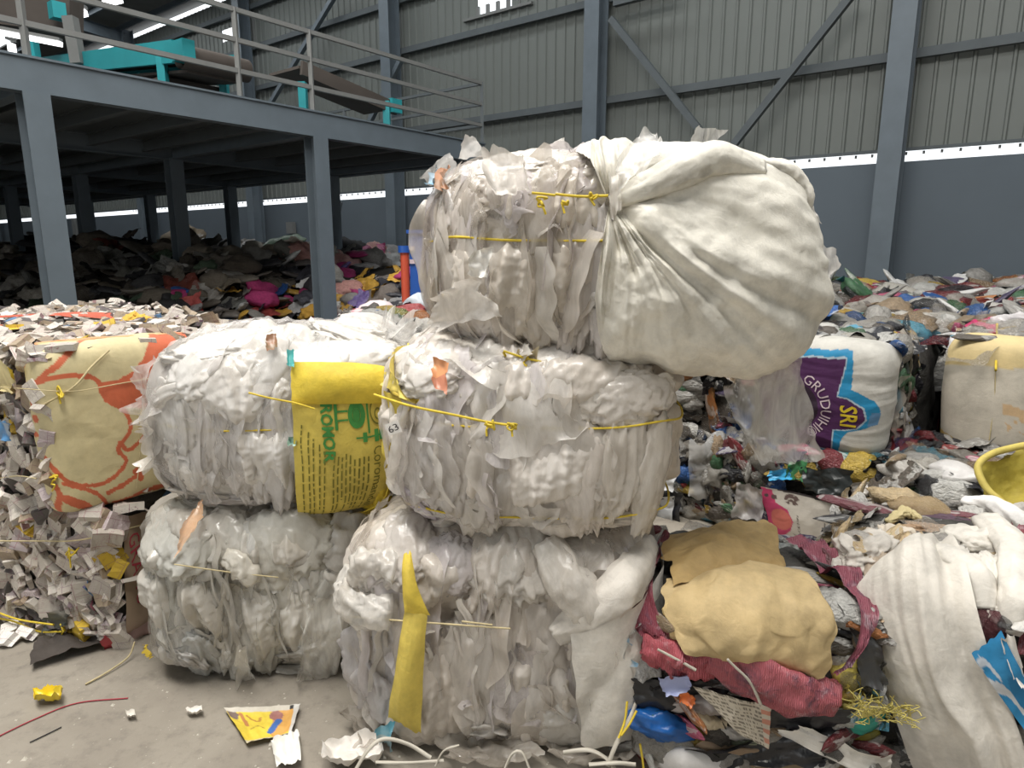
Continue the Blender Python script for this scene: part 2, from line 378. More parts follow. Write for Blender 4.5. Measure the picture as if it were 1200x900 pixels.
# roof, with strips left for the roof lights
roof = empty('ceiling'); tag(roof, 'grey sheet roof with light strips over the hall', 'roof', kind='structure')
for v0, v1 in ((-12, -1.4), (.8, 4.15), (5.85, 9.75), (10.85, 13.1)):
    v = [uv(-14, v0, roofz(v0)), uv(52, v0, roofz(v0)), uv(52, v1, roofz(v1)), uv(-14, v1, roofz(v1))]
    link('roof_sheet', mesh('roof_sheet', v + [np.array(p) + [0, 0, .06] for p in v], [(0, 1, 2, 3), (7, 6, 5, 4), (0, 4, 5, 1), (2, 6, 7, 3), (1, 5, 6, 2), (3, 7, 4, 0)], 'roofing', False), roof)
for v0 in (12.4, 11.2, 9.2, 7.8, 6.2, 3.6, 2.2, .9):
    bar('purlin', uv(-13, v0, roofz(v0) - .1), uv(51, v0, roofz(v0) - .1), .08, .16, 'steel_blue', roof)
for u in colu:
    ibeam('rafter', uv(u, WALLV - .4, roofz(WALLV) - .35), uv(u, -8, roofz(-8) - .35), .2, .4, 'steel_blue', roof)

# ------------------------------------------------------------------ mezzanine
mz = empty('mezzanine', ); tag(mz, 'blue-grey steel mezzanine floor on posts with pipe railing', 'mezzanine', kind='structure')
MZB, MZT = 3.0, 3.30
U0 = 7.5; VE = 8.95
us = [7.5, 11.25, 15.0, 19.0, 23.0, 27.]; vsr = [-.6, 2.5, 5.62, 8.75]
box('deck_plate', uv((U0 + 28) / 2, (VE - 4) / 2, MZT - .03), (28 - U0, VE + 4, .03), 'steel_dark', mz, BAX)
v, f = boxes([(uv(U0 - .05, (VE - 4) / 2, (MZB + MZT) / 2), (.02, VE + 4, MZT - MZB), BAX), (uv(U0, (VE - 4) / 2, MZB + .01), (.14, VE + 4, .02), BAX), (uv(U0 - .02, (VE - 4) / 2, MZT + .005), (.12, VE + 4, .02), BAX)])
link('front_beam', mesh('front_beam', v, f, 'steel_blue', False), mz)
ibeam('side_beam', uv(U0, VE, (MZB + MZT) / 2), uv(28, VE, (MZB + MZT) / 2), .14, MZT - MZB, 'steel_blue', mz)
for u in us[1:]: ibeam('cross_beam', uv(u, -4, (MZB + MZT) / 2 - .02), uv(u, VE, (MZB + MZT) / 2 - .02), .14, .26, 'steel_blue', mz)
k = 0
for v0 in np.arange(-3.4, VE, .78):
    if min(abs(v0 - q) for q in vsr) > .2: ibeam('joist', uv(U0 + .05, v0, MZT - .13), uv(28, v0, MZT - .13), .09, .17, 'steel_dark', mz)
for v0 in vsr: ibeam('main_joist', uv(U0 + .05, v0, MZT - .16), uv(28, v0, MZT - .16), .12, .24, 'steel_blue', mz)
for u in us:
    for v0 in vsr:
        if (u, v0) == (7.5, 8.75): continue
        c = uv(u, v0, MZB / 2); hgt = MZB if u == 7.5 else MZB + .03
        bx = [(c, (.012 + .18, .014, hgt), BAX), (uv(u - .1, v0, MZB / 2), (.014, .22, hgt), BAX), (uv(u + .1, v0, MZB / 2), (.014, .22, hgt), BAX), (uv(u, v0, .01), (.34, .34, .02), BAX)]
        v, f = boxes(bx); link('post', mesh('post', v, f, 'steel_blue', False), mz)
RL = (.30, .63, .95)
for dz in RL:
    bar('rail', uv(U0, -4, MZT + dz), uv(U0, VE, MZT + dz), .045, .05, 'rail', mz)
    bar('rail', uv(U0, VE, MZT + dz), uv(20, VE, MZT + dz), .045, .045, 'steel_dark', mz)
for v0 in (VE, 5.6, 4.6, 2.5, 0): bar('rail_post', uv(U0, v0, MZT), uv(U0, v0, MZT + .97), .05, .05, 'rail' if v0 < VE else 'steel_dark', mz, up=(1, 0, 0))
for u in (11, 14.5, 18): bar('rail_post', uv(u, VE, MZT), uv(u, VE, MZT + .97), .05, .05, 'steel_dark', mz, up=(1, 0, 0))

# conveyor on the mezzanine
cv = empty('conveyor', uv(8, 4.1, MZT)); tag(cv, 'turquoise belt conveyor standing on the mezzanine floor', 'conveyor')
def rel(p, e): return np.asarray(p) - np.array(e.location)
def cz(u): return 3.78 + (u - 8) * .11
for dv in (0, .75):
    bar('side_frame', rel(uv(7.95, 4.1 + dv, cz(7.95)), cv), rel(uv(12.6, 4.1 + dv, cz(12.6)), cv), .05, .24, 'teal', cv)
    for u in (8.25, 10.4, 12.3):
        bar('leg', rel(uv(u, 4.1 + dv, MZT), cv), rel(uv(u, 4.1 + dv, cz(u)), cv), .09, .09, 'teal', cv, up=(1, 0, 0))
bar('belt', rel(uv(7.8, 4.48, cz(7.8) + .05), cv), rel(uv(12.6, 4.48, cz(12.6) + .05), cv), .66, .03, 'belt', cv)
bar('belt', rel(uv(7.8, 4.48, cz(7.8) - .2), cv), rel(uv(12.6, 4.48, cz(12.6) - .2), cv), .66, .03, 'belt', cv)
box('bearing_block', rel(uv(7.75, 4.1, cz(7.7)), cv), (.26, .14, .2), 'teal', cv, BAX)
tv, tf = tube_v([rel(uv(7.8, 4.08, cz(7.8) - .06), cv), rel(uv(7.8, 4.9, cz(7.8) - .06), cv)], .13, 16); link('drum', mesh('drum', tv, tf, 'belt'), cv)
box('motor', rel(uv(9.0, 5.2, cz(9) + .05), cv), (.3, .35, .3), 'teal', cv, BAX)
box('spill_tray', rel(uv(9.6, 4.5, MZT + .25), cv), (2.6, .8, .04), 'belt', cv, BAX)
c2 = empty('conveyor', uv(9.6, 6.3, MZT)); tag(c2, 'second conveyor with brown belt behind the turquoise one', 'conveyor')
bar('side_frame', rel(uv(8.1, 5.9, 3.98), c2), rel(uv(8.1, 7.6, 3.72), c2), .05, .18, 'belt', c2)
bar('belt', rel(uv(8.5, 5.9, 4.0), c2), rel(uv(8.5, 7.6, 3.74), c2), .7, .04, 'belt', c2)
box('bearing_block', rel(uv(8.1, 7.55, 3.75), c2), (.16, .2, .2), 'teal', c2, BAX)
for v0 in (5.9, 7.4): bar('leg', rel(uv(8.1, v0, MZT), c2), rel(uv(8.1, v0, 3.8), c2), .1, .1, 'teal', c2, up=(1, 0, 0))
hp = empty('sorting_machine', uv(11.5, 1.9, MZT)); tag(hp, 'dark machine with turquoise gear box high behind the railing', 'machine')
box('gear_box', rel(at_y(67, 13, 9.5), hp), (.16, .16, .2), 'teal', hp, BAX)
bar('mast', rel(at_y(40, 70, 9.5), hp), rel(at_y(36, 44, 9.5), hp), .12, .12, 'teal', hp, up=(1, 0, 0))
bar('hopper_beam', rel(at_y(90, 20, 9.8), hp), rel(at_y(-40, 2, 9.8), hp), .3, .5, 'belt', hp)
bar('strut', rel(at_y(82, 20, 9.5), hp), rel(at_y(92, 75, 9.5), hp), .14, .14, 'rail', hp, up=(1, 0, 0))
def lamp_tube(px0, px1, y, label, w=.07):
    a, c = at_y(*px0, y), at_y(*px1, y); e = empty('tube_light', a)
    bar('lamp_tube', V3(0, 0, 0), c - a, w, w, 'tube_lamp', e); bar('lamp_housing', V3(0, 0, w), c - a + V3(0, 0, w), w * 1.3, w * .6, 'rail', e)
    return tag(e, label, 'light')
lamp_tube((0, 38), (72, 52), 7.5, 'long white tube light under the hand rail of the mezzanine', .045)
lamp_tube((90, 17), (101, 15), 16, 'short tube light seen beside the turquoise gear box', .12)
lamp_tube((122, 4), (142, -1), 16, 'short tube light at the top edge of the picture', .12)
lamp_tube((66, 27), (68, 27), 14, 'tiny round lamp just below the turquoise gear box', .2)
lamp_tube((13, 57), (15, 57), 14, 'tiny round lamp low beside the turquoise mast', .2)

# blue cabinet and the red post near the heap
bc = empty('blue_cabinet', (at_z(500, 330, 1.25)[0] * 1.9, 8.2, 0)); p0 = at_y(482, 274, 8.2); p1 = at_y(516, 274, 8.2)
bc.location = ((p0[0] + p1[0]) / 2, 8.2, 0)
box('body', (0, 0, p0[2] / 2), (p1[0] - p0[0], .4, p0[2]), 'blue_paint', bc); box('lid', (0, 0, p0[2] + .02), (p1[0] - p0[0] + .05, .45, .04), 'blue_paint', bc)
for z in (1.45, 1.6): box('hinge', (-.14, -.21, z), (.06, .03, .05), 'ink_pale', bc)
tag(bc, 'bright blue metal cabinet behind the red post', 'cabinet')
q = at_y(474, 294, 8.0); rp = empty('red_post', (q[0], 8.0, 0))
tv, tf = tube_v([(0, 0, 0), (0, 0, q[2])], .05, 12); link('pole', mesh('pole', tv, tf, 'red_paint'), rp)
tv, tf = tube_v([(0, 0, q[2] - .02), (0, 0, q[2] + .06)], .075, 12); link('collar', mesh('collar', tv, tf, 'blue_paint'), rp)
tag(rp, 'orange-red steel post with a blue collar beside the blue cabinet', 'post')

# ================================================================== PIECE LIBRARY
def ico(sub):
    import bmesh
    bm = bmesh.new(); bmesh.ops.create_icosphere(bm, subdivisions=sub, radius=1); bm.verts.ensure_lookup_table()
    v = np.array([x.co[:] for x in bm.verts]); f = np.array([[y.index for y in x.verts] for x in bm.faces]); bm.free(); return v, f
ICO = {k: ico(k) for k in (3, 4, 5)}
def wad_verts(seed, sub=3, style='crumple'):
    v, _ = ICO[sub]; s = seed * 17 + 3; off = V3(seed * 3.1, seed * 1.7, -seed * 2.3)
    if style == 'crumple':
        r = 1 + .42 * facet(v * 1.7 + off, s) + .30 * facet(v * 3.3 + off, s + 1) + .12 * facet(v * 7 + off, s + 2)
        out = v * r[:, None]
    elif style == 'puff':       # soft bulge with a few radiating creases
        w = v + .25 * np.stack([vnoise(v * 1.6 + off, s + k) for k in range(3)], -1)
        r = 1 + .13 * vnoise(w * 1.4 + off, s) + .10 * np.abs(vnoise(w * 2.6 + off, s + 1)) + .11 * facet(w * V3(6, 1.8, 6) + off, s + 2) + .08 * facet(w * V3(13, 2., 13) + off, s + 3) + .025 * facet(w * V3(27, 5, 27) + off, s + 5)
        out = v * r[:, None]
    else:                       # pleat: long folds along y
        w = v + .2 * np.stack([vnoise(v * 1.6 + off, s + k) for k in range(3)], -1)
        r = 1 + .14 * vnoise(w * 1.3 + off, s) + .20 * facet(w * V3(5, .9, 5) + off, s + 1, False) + .11 * facet(w * V3(11, 1.6, 11) + off, s + 2, False) + .05 * facet(w * V3(22, 3, 22) + off, s + 4, False)
        out = v * r[:, None]
    return out
_lib = {}
def lib_wad(style, seed, mat, sub=3):
    k = ('wad', style, seed, mat, sub)
    if k not in _lib: _lib[k] = mesh('wad', wad_verts(seed, sub, style), ICO[sub][1], mat, style != 'crumple')
    return _lib[k]
def lib_sheet(seed, mat, n=13):
    """crumpled torn sheet, unit half size, z thin"""
    k = ('sheet', seed, mat)
    if k in _lib: return _lib[k]
    u, v = np.meshgrid(np.linspace(-1, 1, n), np.linspace(-1, 1, n)); off = V3(seed * 2.7, seed * 5.1, seed)
    P = np.stack([u, v, 0 * u], -1)
    P = P + .16 * np.stack([vnoise(P * 1.9 + off, seed), vnoise(P * 1.9 + off, seed + 5), 0 * u], -1)
    z = .36 * facet(P * 1.3 + off, seed) + .24 * facet(P * 2.9 + off, seed + 1) + .10 * facet(P * 6 + off, seed + 2)
    if seed % 3 == 0: z = z + .25 * np.abs(u)                           # folded sheet
    if seed % 3 == 1: z = z - .35 * (u * u + v * v) * .5
    P[..., 2] = z
    _lib[k] = mesh('sheet', P, gridf(n, n), mat, seed % 2 == 0); return _lib[k]
def lib_strip(seed, mat, n=20, m=6):
    """long flattened fold, like a bag pressed into a layer of the bale"""
    k = ('strip', seed, mat)
    if k in _lib: return _lib[k]
    x = np.linspace(-1, 1, n); th = np.linspace(0, 2 * math.pi, 12, endpoint=False); off = V3(seed * 3.3, seed, 0)
    X, T = np.meshgrid(x, th, indexing='ij'); taper = (1 - np.abs(X) ** 4) * .9 + .1
    P = np.stack([X, np.cos(T) * .5 * taper, np.sin(T) * .22 * taper], -1)
    P[..., 2] += .16 * vnoise(np.stack([X * 1.6, 0 * X, 0 * X], -1) + off, seed) + .10 * facet(P * 3 + off, seed + 1)
    P[..., 1] += .22 * vnoise(np.stack([X * 1.3, 0 * X + 4, 0 * X], -1) + off, seed + 3) + .08 * facet(P * 4 + off, seed + 2)
    f = gridf(12, n, True); _lib[k] = mesh('strip', P, f, mat); return _lib[k]
def lib_bottle(seed, mat):
    k = ('bottle', seed, mat)
    if k in _lib: return _lib[k]
    prof = [(-1, .05), (-.98, .34), (-.9, .40), (-.5, .38), (-.1, .40), (.3, .39), (.5, .36), (.7, .2), (.78, .13), (.84, .12), (.85, .15), (.98, .15), (1., .02)]
    th = np.linspace(0, 2 * math.pi, 16, endpoint=False); x = np.array([p[0] for p in prof]); r = np.array([p[1] for p in prof])
    P = np.stack([np.repeat(x[:, None], 16, 1), r[:, None] * np.cos(th), r[:, None] * np.sin(th) * .45], -1)
    P = P + .09 * np.stack([0 * P[..., 0], facet(P * 3 + seed, seed), facet(P * 3.3 + seed, seed + 1)], -1) * np.minimum(1, r * 4)[:, None, None]
    _lib[k] = mesh('bottle', P, gridf(16, len(prof), True), mat); return _lib[k]
def lib_carton(seed, mat):
    """small folding box pressed flat and bent"""
    k = ('carton', seed, mat)
    if k in _lib: return _lib[k]
    r = random.Random(seed); a, bq, c = 1, .55 + .3 * r.random(), .10 + .22 * r.random()
    n = 5; vs, fs = [], []
    x = np.linspace(-a, a, n); ring = [(-bq, -c), (bq, -c), (bq, c), (-bq, c)]
    bend = r.uniform(-.5, .5); tw = r.uniform(-.4, .4)
    for xi in x:
        for (y, z) in ring:
            sk = .25 * facet(V3(xi, y, z)[None] * 1.3 + seed * 3.1, seed)[0]
            vs.append((xi, y + sk * .5, z + bend * abs(xi) ** 1.5 * .5 + tw * xi * y * .5 + sk * .4))
    for i in range(n - 1):
        for j in range(4): fs.append((i * 4 + j, i * 4 + (j + 1) % 4, i * 4 + 4 + (j + 1) % 4, i * 4 + 4 + j))
    fs += [(3, 2, 1, 0), tuple(len(vs) - 4 + i for i in range(4))]
    e = len(vs); q = [vs[-4], vs[-3]]                        # an opened end flap
    vs += [q[0], q[1], (q[1][0] + .35, q[1][1] * .9, q[1][2] - .2), (q[0][0] + .35, q[0][1] * .9, q[0][2] - .25)]; fs.append((e, e + 1, e + 2, e + 3))
    _lib[k] = mesh('carton', vs, fs, mat, False); return _lib[k]

WHITE = (.74, .73, .70)
PAL = [((.46, .45, .42), 'grey-white', 9), ((.60, .59, .57), 'white', 5), ((.30, .285, .26), 'dull grey', 9), ((.022, .022, .026), 'black', 9), ((.05, .13, .06), 'green', 3), ((.025, .09, .27), 'blue', 2.5),
       ((.08, .27, .38), 'light blue', 1.3), ((.15, .025, .03), 'maroon', 3), ((.30, .05, .05), 'red', 1.6), ((.36, .08, .14), 'pink', 1.2), ((.40, .28, .05), 'yellow', 2.2), ((.38, .15, .05), 'orange', 1.2),
       ((.30, .22, .14), 'tan', 4), ((.08, .06, .12), 'purple', 1), ((.10, .085, .07), 'dark brown', 6), ((.04, .18, .18), 'teal', .7)]
PALW = [p[2] for p in PAL]
def pick(r): return r.choices(PAL, PALW)[0]
PIECES = {'crumpled_bag': ('wad', 'plastic'), 'wrapper': ('sheet', 'wrapper'), 'bag_fold': ('strip', 'wrapper'), 'film_scrap': ('sheet', 'film_clear'), 'crushed_bottle': ('bottle', 'clear_plastic'), 'film_wad': ('wad', 'film_cloudy')}
def piece_mesh(kind, r):
    fam, mat = PIECES[kind]
    if fam == 'wad': return lib_wad(r.choice(['crumple', 'pleat']), r.randrange(7), mat)
    if fam == 'sheet': return lib_sheet(r.randrange(12), mat)
    if fam == 'strip': return lib_strip(r.randrange(10), mat)
    return lib_bottle(r.randrange(4), mat)
def frame(nrm, along, spin=0.):
    z = Vector(nrm).normalized(); x = Vector(along); x = x - z * x.dot(z)
    if x.length < 1e-4: x = z.orthogonal()
    x.normalize(); y = z.cross(x); M = Matrix((x, y, z)).transposed()
    return (M @ Matrix.Rotation(spin, 3, 'Z')).to_4x4()

# ================================================================== BALES
class Bale:
    def __init__(s, name, x, y, z0, half, yaw, n, label, cat='bale', group=None):
        s.half = np.array(half, float); s.n = n; s.yaw = yaw; s.o = V3(x, y, z0 + half[2]); s.base = V3(x, y, z0)
        c, q = math.cos(yaw), math.sin(yaw); s.R = np.array([[c, q, 0], [-q, c, 0], [0, 0, 1.]])   # world -> local rows
        s.e = empty(name, s.base, yaw); tag(s.e, label, cat, group); s.off = V3(0, 0, half[2])
        s.rng = random.Random(int(abs(x * 977) + abs(y * 613) + z0 * 331)); s.k = 0
    def loc(s, p): return s.R @ (np.asarray(p) - s.o)
    def world(s, p): return np.asarray(p) @ s.R + s.o
    def Fn(s, P): return (np.abs(P / s.half) ** s.n).sum(-1)
    def proj(s, P, k=1.): return P / (s.Fn(P) ** (1 / s.n) + 1e-9)[..., None] * k
    def nrm(s, P):
        g = np.sign(P) * np.abs(P / s.half) ** (s.n - 1) / s.half; return g / (np.linalg.norm(g, axis=-1)[..., None] + 1e-12)
    def hit(s, px, py):
        d = s.R @ ray(px, py); o = s.loc(EYE); t = np.linspace(.4, 14, 6000); P = o + t[:, None] * d; f = s.Fn(P)
        i = np.argmax(f < 1) if (f < 1).any() else np.argmin(f)
        return s.proj(P[i])
    def screen(s, p):
        w = s.world(p) - EYE; d = w[1] * CP - w[2] * SP; return 600 + F * w[0] / d, 450 - F * (w[1] * SP + w[2] * CP) / d
    def outside(s, *polys):
        def f(p):
            q = np.array(s.screen(p)); return not any(in_poly(q[None], pl)[0] for pl in polys)
        return f
    def ppm(s, p): return depth(s.world(p)) / F       # metres per photo pixel there
    def add(s, name, verts, faces, mat, color=None, colors=None, smooth=True, label=None):
        o = link(name, mesh(name, np.asarray(verts).reshape(-1, 3) + s.off, faces, mat, smooth, colors), s.e, color)
        if label: o['label'] = label
        return o
    def body(s, mat, color, N=70, disp=None, name='core'):
        g = np.tan(np.linspace(-1, 1, N) * math.pi / 4); A, B = np.meshgrid(g, g); one = np.ones_like(A); vs, fs, k = [], [], 0
        for ax in range(3):
            for sg in (-1, 1):
                P = np.zeros(A.shape + (3,)); P[..., ax] = sg; P[..., (ax + 1) % 3] = A if sg > 0 else B; P[..., (ax + 2) % 3] = B if sg > 0 else A
                vs.append(P.reshape(-1, 3)); fs.append(gridf(N, N) + k); k += N * N
        D = np.vstack(vs) * s.half; P = s.proj(D); n = s.nrm(P)
        if disp is not None: P = P + n * disp(P, n)[:, None]
        P[:, 2] = np.maximum(P[:, 2], -s.half[2])
        # merge the seams by rounding
        key = np.round(P * 20000).astype(np.int64); _, ui, inv = np.unique(key, axis=0, return_index=True, return_inverse=True); inv = inv.ravel()
        F4 = inv[np.vstack(fs)]
        return s.add(name, P[ui], F4, mat, color)
    # a patch over the surface, given by four photo pixels (top left, top right, bottom right, bottom left)
    def quad(s, name, c4, mat, color=None, nu=24, nv=24, off=.012, amp=.02, fr=(9, 9, 9), edge=.06, lift=.02, seed=None, paint=None, ridge=None, raw=False, bow=0.):
        s.k += 1; sd = seed if seed is not None else s.k * 13 + 5
        C = [s.hit(*p) if len(p) == 2 else s.loc(at_y(p[0], p[1], p[2])) for p in c4]
        free = any(len(p) == 3 for p in c4)
        def ev(u, v, extra=0.):
            q = np.stack([u * 3, v * 3, 0 * u + sd], -1)
            eu = u + edge * (vnoise(q * 1.7, sd) + .5 * facet(q * 3, sd + 1)); evv = v + edge * (vnoise(q * 1.7 + 9, sd + 2) + .5 * facet(q * 3 + 4, sd + 3))
            eu = eu[..., None]; evv = evv[..., None]
            P = (C[0] * (1 - eu) + C[1] * eu) * (1 - evv) + (C[3] * (1 - eu) + C[2] * eu) * evv
            if not free: P = s.proj(P); n = s.nrm(P)
            else:
                n = np.cross(C[3] - C[0], C[1] - C[0]); n = n / np.linalg.norm(n); n = n if n.dot(s.loc(EYE) - C[0]) > 0 else -n; n = np.broadcast_to(n, P.shape)
            fr_ = np.asarray(fr, float); w = P + .03 * np.stack([vnoise(P * 6 + sd, sd + k) for k in range(3)], -1)
            d = off + amp * (facet(w * fr_ + sd, sd, False) + .45 * facet(w * fr_ * 2.3 + sd, sd + 1, False) + .2 * facet(w * fr_ * 5 + sd, sd + 2, False))
            ed = np.maximum(np.abs(u - .5), np.abs(v - .5)) * 2; d = d + lift * np.clip((ed - .6) / .4, 0, 1) ** 2 * (.5 + vnoise(q * 2 + 3, sd + 7)) + bow * (1 - (2 * u - 1) ** 2) * (1 - (2 * v - 1) ** 2)
            if ridge is not None: d = d + ridge(u, v)
            if not free: d = np.maximum(d, .002)
            return P + n * (d + extra)[..., None]
        u, v = np.meshgrid(np.linspace(0, 1, nu), np.linspace(0, 1, nv)); P = ev(u, v, 0 * u)
        o = s.add(name, P, gridf(nu, nv), mat, color, paint(u, v) if paint else None)
        o_ev = lambda uu, vv, e=.003: ev(uu, vv, 0 * uu + e) + s.off
        s.last = o; return o, o_ev
    # bulging wad at a photo pixel, size in photo pixels
    def wad(s, name, p, wh, mat='film_puff', color=WHITE, style='puff', rot=0., thick=.55, sink=.25, sub=4):
        s.k += 1; c = s.hit(*p); n = s.nrm(c); m = s.ppm(c); zup = V3(0, 0, 1) if abs(n[2]) < .8 else V3(0, 1, 0)
        M = frame(n, np.cross(zup, n), math.radians(rot)); w, h = wh[0] * m / 2, wh[1] * m / 2; d = min(w, h) * thick
        sub = 5 if (sub == 4 and min(wh) > 55) else sub; v = wad_verts(s.k + int(s.base[0] * 50) % 23 + 1, sub, style) * V3(w, h, d); v = v @ np.array(M.to_3x3()).T + c - n * d * sink
        v[:, 2] = np.maximum(v[:, 2], -s.half[2])
        return s.add(name, v, ICO[sub][1], mat, color)
    # rope-like roll of material through photo pixels, radii in pixels
    def roll(s, name, pxs, rad, mat, color=WHITE, off=.4, seed=1, fr=(6, 1.2), amp=.3, ns=28, n=40, flat=.75):
        P = np.array([s.hit(*p) for p in pxs]); R = np.array(rad) * s.ppm(P[len(P) // 2]); C = spline(P, n); r = np.interp(np.linspace(0, 1, n), np.linspace(0, 1, len(R)), R)
        Nn = s.nrm(C); C = C + Nn * (r * off)[:, None]; T = np.gradient(C, axis=0); T /= np.linalg.norm(T, axis=1)[:, None]; B = np.cross(T, Nn); B /= np.linalg.norm(B, axis=1)[:, None]
        th = np.linspace(0, 2 * math.pi, ns, endpoint=False); L = np.linspace(0, 1, n)
        q = np.stack([np.cos(th)[None, :] * fr[0] * .5 + 0 * L[:, None], np.sin(th)[None, :] * fr[0] * .5 + 0 * L[:, None], L[:, None] * fr[1] * 4 + 0 * th[None, :]], -1)
        tw = q.copy(); a = L * 1.6; ca, sa = np.cos(a)[:, None], np.sin(a)[:, None]; tw[..., 0], tw[..., 1] = q[..., 0] * ca - q[..., 1] * sa, q[..., 0] * sa + q[..., 1] * ca
        rr = 1 + amp * facet(tw + seed * 7.3, seed) + amp * .45 * facet(tw * 2.4 + seed, seed + 1)
        rr = rr * (r[:, None])
        V = C[:, None] + (np.cos(th)[None, :, None] * B[:, None] + flat * np.sin(th)[None, :, None] * Nn[:, None]) * rr[..., None]
        V = V.reshape(-1, 3); V = np.vstack([V, C[:1], C[-1:]]); k = n * ns
        f = gridf(ns, n, True); caps = [[k, (j + 1) % ns, j, j] for j in range(ns)] + [[k + 1, k - ns + j, k - ns + (j + 1) % ns, k - ns + (j + 1) % ns] for j in range(ns)]
        fl_ = [tuple(q_) for q_ in f.tolist()] + [tuple(c_[:3]) for c_ in caps]
        return s.add(name, V, fl_, mat, color)
    def twine(s, pxs, mat='twine_yellow', r=.0035, off=.03, name='twine', n=None):
        P = [s.hit(*p) for p in pxs]; P = np.array([p + s.nrm(p) * off for p in P]); C = spline(P, n or max(8, 7 * len(P)))
        v, f = tube_v(C, r, 6); return s.add(name, v, f, mat)
    def knot(s, p, size=.02, mat='twine_yellow', seed=0, off=.035):
        c = s.hit(*p); c = c + s.nrm(c) * off; r = random.Random(seed); pts = [c + V3(r.uniform(-1, 1), r.uniform(-.5, .5), r.uniform(-1, .8)) * size for _ in range(9)]
        pts += [c + V3(r.uniform(-1, 1), -.3, -2.2) * size]
        v, f = tube_v(spline(pts, 44), .0032, 6); return s.add('knot', v, f, mat)
    def belt(s, zf, mat='twine_yellow', off=.012, r=.0035):
        th = np.linspace(0, 2 * math.pi, 90); P = np.stack([np.cos(th) * s.half[0], np.sin(th) * s.half[1], 0 * th + zf * s.half[2]], -1)
        P = np.stack([np.sign(P[:, 0]) * np.abs(np.cos(th)) ** .4 * s.half[0], np.sign(P[:, 1]) * np.abs(np.sin(th)) ** .4 * s.half[1], P[:, 2] + .006 * np.sin(th * 5)], -1)
        z = P[:, 2].copy(); P = s.proj(P); P[:, 2] = z; P = P + s.nrm(P) * off; v, f = tube_v(P, r, 6); return s.add('twine', v, f, mat)
    # film layers seen on a bale of film: hanging folds, loose sheets
    def film(s, nrib=40, nsheet=16, nwad=0, tints=None, cover=None, mats=('film_cloudy', 'film_cloudy', 'film_clear')):
        r = s.rng; tints = tints or [(.80, .79, .77), (.74, .72, .70), (.84, .83, .82), (.70, .66, .62), (.78, .76, .80)]
        eye = s.loc(EYE); eye = eye / np.linalg.norm(eye)
        def spot(ztop=.75):
            for _ in range(200):
                d = V3(r.gauss(0, 1), r.gauss(0, 1), r.uniform(-.9, ztop)) * s.half; p = s.proj(d); n = s.nrm(p)
                if n.dot(eye) > -.15 and (cover is None or not cover(p)): return p, n
            return p, n
        for _ in range(nrib):
            p, n = spot(.6); L = r.uniform(.18, .42); wd_ = r.uniform(.02, .06); nu, nv = 8, 34; sd = r.randrange(9999)
            t = V3(r.gauss(0, .18), r.gauss(0, .18), -1); t = t - n * t.dot(n); t /= np.linalg.norm(t) + 1e-6; bt = np.cross(n, t)
            ph = r.uniform(.3, 1.25) * r.choice((-1, 1)); wdir = bt * math.cos(ph) + n * abs(math.sin(ph))
            u, l = np.meshgrid(np.linspace(-.35, 1, nu), np.linspace(-.5, .5, nv)); q = np.stack([u * 2, l * L * 14, 0 * u + sd], -1)
            sway = .02 * vnoise(np.stack([l * 4, 0 * l, 0 * l + sd], -1), sd)
            base = p + t * (l * L)[..., None] + bt * (sway + .0)[..., None]; base = s.proj(base, 1.0)
            wid = wd_ * (.55 + .45 * np.cos(l * 2.6)) * (1 + .3 * vnoise(q, sd + 1))
            P = base + wdir * (u * wid)[..., None] + bt * (wid * .5 * u * u * r.choice((-1, 1)) + .012 * facet(q * V3(1, .8, 1), sd + 2))[..., None] + n * (.006 + .010 * facet(q * 1.3 + 3, sd + 3))[..., None]
            P[..., 2] = np.maximum(P[..., 2], -s.half[2])
            s.add('film_fold', P, gridf(nu, nv), r.choice(mats), r.choice(tints))
        for _ in range(nsheet):
            p, n = spot(.95); sd = r.randrange(9999); nu = nv = 24; a, b_ = r.uniform(.08, .20), r.uniform(.12, .28)
            t = V3(r.gauss(0, .3), r.gauss(0, .3), -1); t = t - n * t.dot(n); t /= np.linalg.norm(t) + 1e-6; bt = np.cross(n, t)
            u, l = np.meshgrid(np.linspace(-1, 1, nu), np.linspace(-1, 1, nv)); q = np.stack([u * 1.6, l * 1.6, 0 * u + sd * .37], -1)
            uu = u + .3 * vnoise(q, sd) + .12 * facet(q * 3, sd + 5); ll = l + .3 * vnoise(q + 7, sd + 1) + .12 * facet(q * 3 + 5, sd + 6)
            base = s.proj(p + bt * (uu * a)[..., None] + t * (ll * b_)[..., None]); nn = s.nrm(base); ed = np.maximum(np.abs(u), np.abs(l))
            d = .010 + .022 * facet(base * V3(15, 15, 3) + sd, sd + 2) + .010 * facet(base * V3(30, 30, 12), sd + 3) + .03 * np.clip((ed - .65) / .35, 0, 1) ** 2 * (.2 + vnoise(q * 1.5, sd + 4))
            P = base + nn * np.maximum(d, .001)[..., None]; P[..., 2] = np.maximum(P[..., 2], -s.half[2])
            s.add('film_sheet', P, gridf(nu, nv), r.choice(mats), r.choice(tints))
